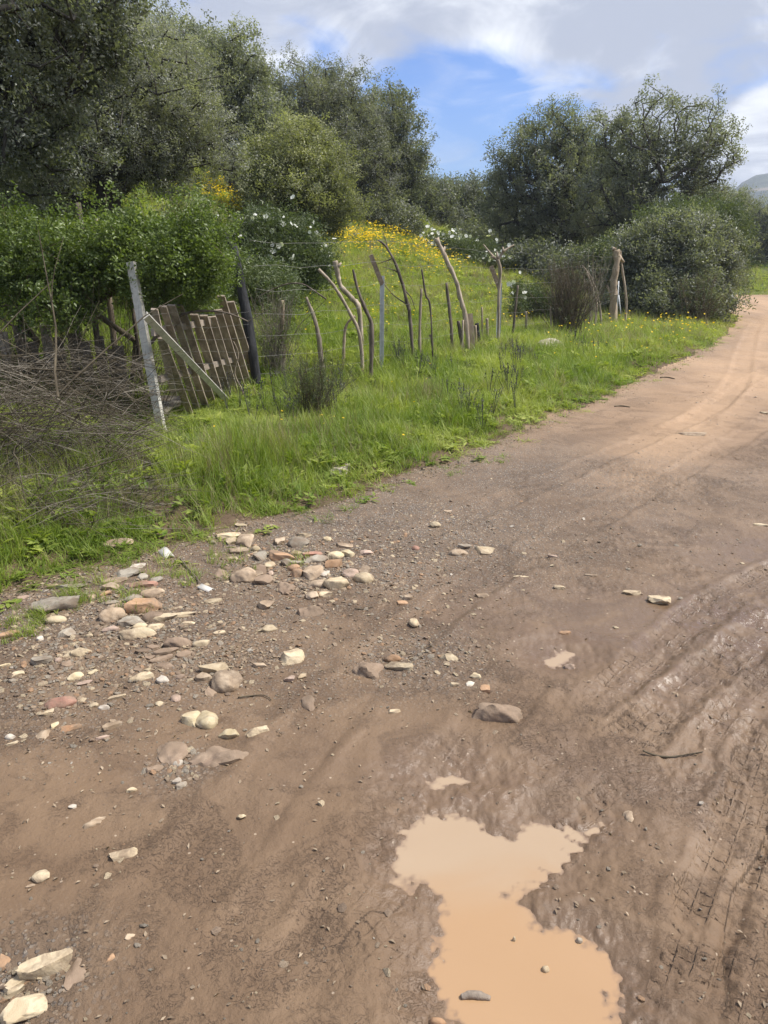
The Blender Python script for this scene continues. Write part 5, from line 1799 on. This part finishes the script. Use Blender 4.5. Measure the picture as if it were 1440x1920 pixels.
ST = [
    ([(532, 711), (530, 640), (530, 563)], [9, 8, 6], 'palewood', [], 'grey barkless stake nearest the charred post'),
    ([(605, 700), (598, 635), (590, 600), (574, 557)], [9, 10, 8, 5], 'deadwood', [], None),
    ([(644, 689), (646, 627), (652, 605), (666, 593)], [5, 6, 5, 5], 'palewood', [], None),
    ([(680, 707), (675, 631), (653, 581), (625, 535), (597, 505)], [6, 6, 7, 6, 5], 'deadwood', [], None),
    ([(678, 650), (673, 580), (660, 560), (639, 537), (633, 512), (628, 489)], [8, 9, 10, 9, 8, 10], 'deadwood', [[(633, 500), (640, 493)]], None),
    ([(695, 718), (697, 617), (690, 590), (682, 573), (670, 540), (662, 505)], [9, 8, 8, 7, 6, 4], 'darkwood', [], None),
    ([(776, 682), (768, 590), (765, 573), (747, 508), (726, 465), (709, 450)], [6, 6, 7, 6, 4, 3], 'darkwood', [[(762, 570), (740, 555), (722, 535), (715, 520)], [(748, 512), (735, 505), (716, 500)], [(727, 466), (724, 452), (716, 432)], [(760, 545), (772, 560), (778, 580)], [(735, 485), (722, 490), (708, 495)]], 'tall dark branch stake with bare side twigs'),
    ([(787, 678), (787, 617), (790, 541)], [6, 6, 4], 'deadwood', [], None),
    ([(812, 690), (807, 577), (798, 552), (791, 505)], [3, 3, 4, 3], 'darkwood', [], None),
    ([(818, 674), (812, 650), (807, 627)], [6, 5, 4], 'darkwood', [], None),
    ([(848, 667), (845, 602), (837, 530)], [6, 6, 5], 'darkwood', [], None),
    ([(877, 667), (874, 600), (863, 559), (856, 530), (837, 487), (818, 447)], [8, 8, 9, 8, 8, 9], 'deadwood', [[(832, 475), (834, 462)], [(822, 452), (816, 447)]], 'long leaning stake with a bleached broken top'),
    ([(870, 667), (864, 630), (859, 602)], [8, 7, 6], 'darkwood', [], None),
    ([(866, 667), (868, 600)], [5, 4], 'deadwood', [], None),
    ([(900, 655), (897, 630), (894, 606)], [8, 7, 7], 'char', [], None),
    ([(893, 660), (891, 610)], [5, 5], 'palewood', [], None),
    ([(915, 645), (914, 620), (913, 597)], [5, 5, 5], 'deadwood', [], None),
    ([(904, 645), (904, 576)], [4, 3], 'palewood', [], None),
    ([(961, 641), (965, 590), (971, 535)], [5, 5, 4], 'darkwood', [], None),
    ([(986, 634), (987, 605), (986, 584)], [5, 5, 4], 'deadwood', [], None),
    ([(1035, 633), (1033, 600), (1032, 574)], [4, 4, 3], 'deadwood', [], None),
    ([(1056, 612), (1053, 539)], [4, 4], 'palewood', [], None),
    ([(1096, 622), (1096, 580)], [5, 5], 'deadwood', [], None),
    ([(1113, 622), (1119, 573), (1112, 545), (1100, 510)], [4, 4, 3, 3], 'deadwood', [], None),
    ([(1128, 618), (1122, 560), (1108, 520), (1092, 498)], [4, 4, 3, 2], 'deadwood', [], None),
    ([(1172, 612), (1174, 560), (1166, 500), (1163, 470)], [3, 4, 4, 3], 'deadwood', [], None),
]
for i, (P, rad, mt, tw, lab) in enumerate(ST):
    part_path(fence, FO, 'stake', P, rad, mt, 500 + i, label=lab, twigs=tw)
# short sawn boards among the stakes
for i, (a, b_, w) in enumerate((((888, 667), (881, 588), 10), ((899, 650), (893, 606), 6))):
    p, q = gpt(*a), None
    q = lift(*b_, p[1] + .03); s = p[1] / F
    mb = MB(); mb.box(p - FO - [0, 0, .05], q - FO, w * s, .02, (1, 0, 0))
    link('board', mb.mesh('board', M['palewood'], False), fence)
# bleached dead crown of a branch by the second steel post
Yb = gpt(934, 649)[1] + .1
part_path(fence, FO, 'stake', [(934, 655), (935, 560), (938, 510), (933, 487)], [5, 5, 6, 7], 'deadwood', 560,
          label='dead branch with a forked bleached top like antlers',
          twigs=[[(933, 488), (922, 478), (914, 468), (906, 458)], [(934, 488), (942, 474), (952, 466), (964, 459)], [(926, 481), (918, 484)], [(933, 486), (932, 472)], [(944, 472), (943, 463)]])


def angle_post(base, top, bracket, w, label, hidden=False):
    p = gpt(*base) if not hidden else np.array([*onz(base[0], base[1], .1), .1])
    q = lift(*top, p[1]); s = w * p[1] / F
    mb = MB()
    d = np.array([0, 0, 1.0])
    # an L section: two thin flanges butted at the corner
    mb.box(p - FO - [0, 0, .1], q - FO, s, .006, (1, -.2, 0))
    mb.box(p - FO + [-s * .5, s * .5, -.1], q - FO + [-s * .5, s * .5, 0], s * .9, .006, (.2, 1, 0))
    o = link('steel_post', mb.mesh('steel_post', M['galv'], False), fence, label=label)
    b = lift(*bracket, p[1] - .12)
    mb = MB()
    mb.box(q - FO - [0, 0, .12], b - FO, s * 1.15, .008, (1, 0, .5))
    mb.box(q - FO - [0, -.03, .12], b - FO + [0, .03, 0], .03, .005, (0, 1, .5))
    link('bracket', mb.mesh('bracket', M['rust'], False), o)
    return p, q


posts = [angle_post((716, 693), (717, 517), (695, 478), 7, 'nearest galvanised steel post with its bent rusty arm'),
         angle_post((934, 649), (938, 531), (921, 499), 7, 'second galvanised steel post with its bent rusty arm'),
         angle_post((1066, 628), (1064, 530), (1044, 506), 5, 'third steel post in the brown bush')]
# thick bleached log post with a pale prop and two thin rods
part_path(fence, FO, 'log_post', [(1150, 612), (1150, 553), (1152, 520), (1157, 490), (1155, 469)], [13, 15, 12, 11, 12], 'palewood', 570, jit=.2, n=9,
          label='thick bleached log post with broken stubs near the big bush', twigs=[[(1150, 553), (1143, 545), (1138, 535)], [(1158, 480), (1170, 492)], [(1152, 468), (1149, 464)], [(1151, 535), (1145, 522)]])
p = gpt(1143, 615); q = lift(1155, 552, p[1] - .15); mb = MB(); mb.box(p - FO - [0, 0, .05], q - FO, .09, .03, (1, 0, 0))
link('prop', mb.mesh('prop', M['palewood'], False), fence, label='pale sawn prop leaning on the thick log post')
for a, b_ in (((1156, 608), (1160, 527)), ((1166, 606), (1160, 553))):
    p = gpt(*a); mb = MB(); mb.path([p - FO, lift(*b_, p[1]) - FO], [.016, .016], 5, 1)
    link('rod', mb.mesh('rod', M['galv']), fence)
# wires
gA = gpt(485, 728)
WP = [gA, posts[0][0], gpt(848, 667), posts[1][0], posts[2][0], gpt(1150, 612)]
g = np.random.RandomState(3)
for h in (.15, .36, .60, .86, 1.15, 1.42, 1.70):
    pts = []
    for i in range(len(WP) - 1):
        a, b = WP[i], WP[i + 1]; L_ = np.linalg.norm(b - a)
        for t in np.linspace(0, 1, 7)[:-1]:
            sag = (.05 + .03 * g.rand()) * 4 * t * (1 - t) * L_ / 5
            pts.append(a + (b - a) * t + [g.normal(0, .015), -.04, h + g.normal(0, .012) - sag - FO[2] * 0])
    pts.append(WP[-1] + [0, 0, h])
    mb = MB(); mb.path([p - FO for p in pts], [.0019, .0019], 4, 2, caps=False)
    link('wire', mb.mesh('wire', M['wire']), fence)
# vertical strands of the old stock netting
mb = MB()
for i in range(len(WP) - 1):
    a, b = WP[i], WP[i + 1]; L_ = np.linalg.norm(b - a)
    for t in np.arange(0, 1, .3 / L_):
        c = a + (b - a) * t - FO; off = -.05 * 4 * t * (1 - t) * L_ / 5
        mb.path([c + [0, -.04, .1 + off], c + [g.normal(0, .02), -.04, .98 + off]], [.0010, .0010], 3, 1, caps=False)
o = link('netting_strands', mb.mesh('netting', M['wire']), fence, kind='stuff')

# ------------------------------------------------------------------ slatted gate and its posts
gb0, gb1 = gpt(345, 795), gpt(478, 728)
gate = thing('slatted_gate', 'collapsed gate of weathered brown slats leaning behind wire strands', 'gate', tuple((gb0 + gb1) / 2))
GO = np.array(gate.location)


def gy(px):
    """distance of the gate's plane at a photo column"""
    t = (px - 345) / (478 - 345.)
    return gb0[1] + (gb1[1] - gb0[1]) * t


def gpnt(px, py, off=0.0):
    return lift(px, py, gy(px) + .10 + off)


def gx(c): return (c[0] / 4.57 + 220, c[1] / 4.57 + 420)


SL = [((280, 735), (470, 1420), 11, .10), ((345, 985), (650, 1700), 12, 0), ((355, 710), (700, 1640), 11, .04), ((430, 700), (780, 1640), 12, 0), ((540, 790), (850, 1640), 12, .02), ((500, 700), (690, 1150), 11, .06),
      ((630, 780), (935, 1640), 13, 0), ((715, 790), (975, 1560), 13, .02), ((790, 800), (1045, 1560), 12, 0), ((840, 740), (1100, 1510), 13, .03), ((868, 618), (1150, 1470), 12, 0), ((950, 670), (1215, 1430), 12, .02)]
for i, (a, b_, w, off) in enumerate(SL):
    pa, pb = gx(a), gx((b_[0] + 16, b_[1] + 45))
    P0, P1 = gpnt(*pb, off), gpnt(*pa, off)
    P1 = P1 + np.array([0, .12, 0])
    s = P0[1] / F
    mb = MB(); mid = (P0 + P1) / 2
    mb.box(P0 - GO, P1 - GO, (w + .3) * s, .022, (1, .12 * math.sin(i * 1.7), 0))
    link('slat', mb.mesh('slat', M['slat'], False), gate)
for j, (a, b_) in enumerate((((360, 1330), (1180, 1110)), ((300, 930), (960, 800)))):
    P0, P1 = gpnt(*gx(a), .21), gpnt(*gx(b_), .27)
    mb = MB(); mb.box(P0 - GO, P1 - GO, .06, .03, (0, .2, 1)); link('cross_rail', mb.mesh('cross_rail', M['slat'], False), gate)
# wires in front of the gate
for j in range(9):
    y0 = 590 + j * 24
    pts = [lift(262 + j * 4, y0 + 5, gy(280) - .02)] + [gpnt(px, y0 - 2 + 6 * math.sin(px * .05 + j) * .5, -.14) for px in (330, 390, 450)] + [lift(470 + j, y0 - 6, gy(478) - .04)]
    mb = MB(); mb.path([p - GO for p in pts], [.0012, .0012], 4, 3, caps=False); link('wire', mb.mesh('wire', M['wire']), gate)
# pale leaning post
p = gpt(307, 818); q = lift(246, 492, p[1] + .30); s = p[1] / F
mb = MB(); mb.box(p - p - [0, 0, .15], q - p, 15 * s, 11 * s, (1, -.22, 0))
link('leaning_post', mb.mesh('leaning_post', M['concrete'], False), label='pale square post leaning left in front of the slatted gate', cat='post', loc=p)
# diagonal steel bar
p = gpnt(450, 776, -.2); q = gpnt(274, 594, -.2); s = p[1] / F
mb = MB(); mb.box(p - p - (q - p) * .03, q - p, 9 * s, .008, (1, 0, .9)); mb.box(p - p - (q - p) * .03 + [0, .02, .022], q - p + [0, .02, .022], .035, .006, (0, 1, .1))
link('diagonal_bar', mb.mesh('diagonal_bar', M['concrete'], False), label='pale metal angle bar lying diagonally across the slatted gate', cat='metal bar', loc=p)
# charred post
p = gpt(484, 735); q = lift(437, 458, p[1] + .1); s = p[1] / F
mb = MB(); mid = (p + q) / 2 + np.array([.015, 0, 0])
mb.path([p - p - [0, 0, .1], p - p, mid - p, q - p], [9 * s, 9 * s, 9.5 * s, 7 * s], 12, 5, .07, 9)
q2 = lift(418, 430, p[1] + .1); mb.path([q - p - [.02, 0, .05], q2 - p], [4 * s, 2 * s], 6, 2, .1, 8)
link('charred_post', mb.mesh('charred_post', M['char']), label='thick black charred post at the right side of the slatted gate', cat='post', loc=p)
# arching bare branch across the gate
p = gpt(255, 790); pts = [lift(*gx(c), p[1] - .1 + .1 * i) for i, c in enumerate(((160, 1230), (260, 1060), (400, 890), (550, 780), (720, 745), (900, 755), (1020, 790), (1120, 835)))]
mb = MB(); O = pts[0]; mb.path([c - O for c in pts], [.016, .014, .010, .006], 7, 4, .1, 4)
mb.path([c - O for c in (pts[-1], lift(*gx((1180, 800)), p[1] + .6), lift(*gx((1290, 740)), p[1] + .6))], [.004, .002], 4, 3)
mb.path([c - O for c in (pts[-2], lift(*gx((1050, 720)), p[1] + .5), lift(*gx((1000, 660)), p[1] + .5))], [.004, .002], 4, 3)
link('arching_branch', mb.mesh('arching_branch', M['darkwood']), label='long bare branch arching over the slats of the gate', cat='branch', loc=O)
p0 = gpt(490, 760)
pts = [lift(*c, p0[1]) for c in ((461, 772), (455, 735), (440, 700), (447, 665), (438, 640))]
mb = MB(); mb.path([c - pts[0] for c in pts], [.012, .009, .008, .004], 6, 4, .1, 6)
link('forked_stick', mb.mesh('forked_stick', M['deadwood']), label='crooked stick leaning on the right slats of the gate', cat='stick', loc=pts[0])
# old plank fence left of the gate, behind the brush
pf = thing('plank_fence', 'old plank fence half hidden behind the brush pile at the left', 'fence', tuple(gpt(120, 800)))
PO = np.array(pf.location)
for i, (px, top, w) in enumerate(((8, 622, 18), (35, 610, 16), (62, 640, 15), (84, 606, 18), (108, 632, 17), (132, 625, 14), (156, 640, 18), (182, 630, 16), (205, 655, 15), (228, 648, 14), (-15, 625, 18), (-40, 640, 18))):
    b = np.array([*onz(px, 800, .12)[:2], .12]); b[1] += .25; q = lift(px + (i * 37 % 9) - 4, top, b[1]); b[0] = q[0] + .02; s = b[1] / F
    mb = MB(); mb.box(b - PO, q - PO, w * s, .02, (1, .1 * math.sin(i), 0)); link('plank', mb.mesh('plank', M['darkwood' if i % 3 else 'slat'], False), pf)
for (bx, by, tx, ty, w, mt, lab) in ((187, 790, 183, 410, 11, 'palewood', 'tall pale round post rising above the hawthorn'), (70, 790, 75, 545, 10, 'palewood', None), (120, 790, 128, 520, 11, 'darkwood', None), (150, 790, 146, 380, 11, 'darkwood', 'tall dark post rising above the hawthorn'), (235, 790, 240, 520, 7, 'darkwood', None), (40, 790, 30, 560, 9, 'darkwood', None)):
    b = np.array([*onz(bx, by, .12)[:2], .12]); b[1] += .55; q = lift(tx, ty, b[1]); b[0] = q[0] + .03; s = b[1] / F
    mb = MB(); mb.path([b - PO, (b + q) / 2 - PO + [.015, 0, 0], q - PO], [w * s * .55, w * s * .5, w * s * .42], 9, 4, .1, bx); link('post', mb.mesh('post', M[mt]), pf, label=lab)


# ------------------------------------------------------------------ brush and bare shrubs
def stems_mesh(paths, n=3, mats=None):
    """many thin curved stems, vectorised: list of (pts array (k,3), r0)"""
    P0, P1, R0, R1 = [], [], [], []
    for pts, r in paths:
        k = len(pts) - 1
        rr = r * (1 - .75 * np.arange(k + 1) / k)
        P0.append(pts[:-1]); P1.append(pts[1:]); R0.append(rr[:-1]); R1.append(rr[1:])
    return tubes(np.concatenate(P0), np.concatenate(P1), np.concatenate(R0), np.concatenate(R1), n)


def arc_stem(g, b, d, ln, droop, k=7, wig=.03):
    pts = [b]; d = d / np.linalg.norm(d); st = ln / k
    for i in range(k):
        d = d + g.normal(0, wig, 3) + np.array([0, 0, -droop * (i + 1) / k])
        d /= np.linalg.norm(d); pts.append(pts[-1] + d * st)
    return np.array(pts)


def brush():
    g = np.random.RandomState(88)
    O = gpt(120, 960)
    root = thing('brush_pile', 'tangled pile of grey dry brushwood at the left of the slatted gate', 'brush pile', tuple(O))
    for name, num, mt, rr in (('grey_twigs', 760, 'twig', .0027), ('dark_twigs', 1300, 'twigdark', .0032), ('thick_branches', 60, 'twigdark', .0085)):
        paths = []
        pz = [(g.uniform(-260, 290), 665 + 325 * g.rand() ** .75) for _ in range(num)]
        gp = hits([(px, max(py + 12, 900) - max(0, px - 170) * .2) for px, py in pz])
        for (px, py), q in zip(pz, gp):
            Y = q[1] + g.uniform(-.25, .9) * (1 if py < 850 else .35)
            b = lift(px, py, Y)
            hz = float(q[2]) + .02
            b[2] = max(b[2], hz)
            lim = (.25 if px > 200 else 1)
            az = g.choice([g.normal(.1, .5), g.normal(math.pi, .6), g.uniform(0, 6.28)], p=[.5, .2, .3])
            el = g.normal(.12, .38)
            d = np.array([math.cos(az) * math.cos(el), math.sin(az) * .55, math.sin(el)])
            ln = g.uniform(.3, 1.25) * (.6 if px > 180 else 1)
            pts = arc_stem(g, b, d, ln, g.uniform(-.05, .22), 7, .09)
            pts = pts - (pts.mean(0) - b) * .5
            pts[:, 2] = np.maximum(pts[:, 2], hz)
            paths.append((pts - O, rr * g.uniform(.5, 1.35)))
            if g.rand() < .5:
                j = g.randint(2, 5); s_ = arc_stem(g, pts[j], d + g.normal(0, .6, 3), ln * .4, .1, 4, .1); s_[:, 2] = np.maximum(s_[:, 2], hz)
                paths.append((s_ - O, rr * .55))
        v, f = stems_mesh(paths)
        link(name, new_mesh(name, v, f, M[mt]), root, kind='stuff')
    # upright thorny stems between brush and hawthorn
    paths = []
    for i in range(950):
        px = g.uniform(-140, 275); b = np.array([*onz(px, 800 + g.uniform(-20, 40), .1), .12]) + [0, g.uniform(0, .8), 0]
        pts = arc_stem(g, b, np.array([g.normal(0, .35), g.normal(0, .3), 1]), g.uniform(.6, 1.5), g.uniform(0, .18), 8, .07)
        paths.append((pts - O, .004 * g.uniform(.5, 1.3)))
    v, f = stems_mesh(paths); link('upright_stems', new_mesh('upright_stems', v, f, M['twigdark']), root, kind='stuff')


brush()


def bare_shrub(label, base, hpx, wpx, num, mt, seed, leaves=None, r=.004, group='bare twiggy shrubs along the fence', up=1.2):
    g = np.random.RandomState(seed)
    O = gpt(*base); s = O[1] / F; Hh = hpx * s; W = wpx * s * .5
    root = thing('bare_shrub', label, 'shrub', tuple(O), group)
    paths = []; tips = []
    for i in range(num):
        b = np.array([g.normal(0, W * .22), g.normal(0, W * .22), -.02])
        a = g.uniform(0, 6.28); q = abs(g.normal(0, .55))
        d = np.array([math.cos(a) * q * W / Hh * 1.6, math.sin(a) * q * W / Hh * 1.6, 1.0])
        pts = arc_stem(g, b, d, Hh * g.uniform(.55, 1.08) * up / 1.15, g.uniform(-.08, .10), 8, .06)
        paths.append((pts, r * g.uniform(.6, 1.3)))
        for k in range(3):
            j = g.randint(2, 7); u = arc_stem(g, pts[j], pts[j] - pts[j - 1] + g.normal(0, .35, 3) * np.linalg.norm(pts[j] - pts[j - 1]), Hh * g.uniform(.12, .35), 0, 5, .09)
            paths.append((u, r * .5)); tips.append(u[-1]); tips.append(u[2])
    v, f = stems_mesh(paths); link('stems', new_mesh('stems', v, f, M[mt]), root)
    if leaves:
        T = np.array(tips); T = T[g.rand(len(T)) < leaves[1]]; n = len(T)
        scatter('crown', T, g.uniform(-1, 1, (n, 3)), leaves[2] * g.uniform(.6, 1.1, n), g.randint(0, 3, n), g.uniform(0, .5, n), leaves[0], root)
    return root


bare_shrub('dark twiggy shrub on the verge in front of the first stakes', (592, 792), 130, 140, 130, 'twigdark', 91, (S_CIS, .40, .42), .0035)
bare_shrub('brown leafless shrub between the second and third steel posts', (1062, 632), 135, 100, 260, 'twigdark', 92, (S_CIS, .12, .7), .008)
bare_shrub('grey brown tangle beside the charred post', (520, 712), 160, 90, 150, 'twig', 93, (S_BSH, .25, .6), .004)
bare_shrub('low dry tangle at the foot of the big bush', (1300, 610), 90, 110, 150, 'twigdark', 94, (S_CIS, .3, .9), .009)
bare_shrub('sparse bare twigs between the thick log post and the third steel post', (1100, 622), 130, 60, 26, 'twig', 95, None, .010)
# slender arching bramble twigs near the first stakes
mb = MB(); p = gpt(560, 700); pts = [lift(*c, p[1]) for c in ((585, 610), (612, 560), (568, 536), (540, 532), (505, 545), (480, 560))]
mb = MB(); O = lift(480, 560, p[1]); mb.path([c - O for c in [lift(*c, p[1]) for c in ((480, 560), (505, 545), (540, 532), (568, 533), (590, 546), (612, 561))]], [.004, .009, .010], 6, 4, .15, 5)
mb.path([c - O for c in (lift(612, 561, p[1]), lift(585, 588, p[1]), lift(560, 612, p[1]), lift(540, 660, p[1]), lift(535, 705, p[1] + .1))], [.003, .005], 5, 3)
link('arching_branch', mb.mesh('arching_branch', M['darkwood']), label='thin dark branch arching over the grass right of the charred post', cat='branch', loc=O)


# dark seed heads and broader weeds in the verge
def weeds():
    g = np.random.RandomState(66)
    mb = MB()
    for i in range(5):
        a = g.uniform(0, 6.28); q = g.uniform(.05, .3)
        pts = [np.array([0, 0, 0.]), np.array([math.cos(a) * q * .12, math.sin(a) * q * .12, .12]), np.array([math.cos(a) * q * .3, math.sin(a) * q * .3, .26 + .05 * g.rand()])]
        mb.path(pts, [.0025, .0015], 3, 2, caps=False)
        for k in range(7):
            leafquad(mb, pts[-1] - [0, 0, .012 * k], g.normal(0, 1, 3) + [0, 0, .5], np.array([0, 0, 1.]), .022, .010, g.rand())
    m = mat_leaf('lavender_head', (.05, .045, .06), (.10, .10, .08), .1, .2, .7)
    G = scatter_group([src('weed', mb.mesh('weed', m, True, 'lv'))])
    pts = []
    for (px, py, sx, sy, n) in ((755, 680, 20, 10, 10), (700, 650, 15, 8, 6), (810, 715, 25, 10, 8), (960, 690, 25, 12, 12), (640, 770, 30, 15, 8), (950, 740, 20, 10, 8), (500, 780, 50, 25, 14), (1110, 665, 25, 8, 8), (860, 790, 40, 20, 8)):
        pts += [(g.normal(px, sx), g.normal(py, sy)) for _ in range(n)]
    P = hits(pts); k = road_sd(P[:, 0], P[:, 1]) < -.2; P = P[k]; n = len(P)
    scatter('weeds', P, np.stack([g.normal(0, .1, n), g.normal(0, .1, n), g.uniform(0, 6, n)], 1), g.uniform(.8, 1.4, n), np.zeros(n), g.rand(n), G, label='dark seed heads standing in the verge grass')


weeds()


# ------------------------------------------------------------------ the air
def build_haze():
    bm = bmesh.new(); bmesh.ops.create_cube(bm, size=1)
    me = bpy.data.meshes.new('haze'); bm.to_mesh(me); bm.free()
    lo = -12.0; hi = 112.0
    o = link('haze', me, kind='stuff', label='thin pale air haze over the distant hill', loc=(0, 0, (lo + hi) / 2))
    o.scale = (3400, 3400, hi - lo)
    m = bpy.data.materials.new('haze'); m.use_nodes = True; nt = m.node_tree; nt.nodes.clear()
    v = N(nt, 'ShaderNodeVolumePrincipled'); v.inputs['Color'].default_value = (.80, .88, 1, 1); v.inputs['Density'].default_value = .00055
    ou = N(nt, 'ShaderNodeOutputMaterial'); L(nt, v.outputs[0], ou.inputs['Volume'])
    me.materials.append(m)


build_haze()
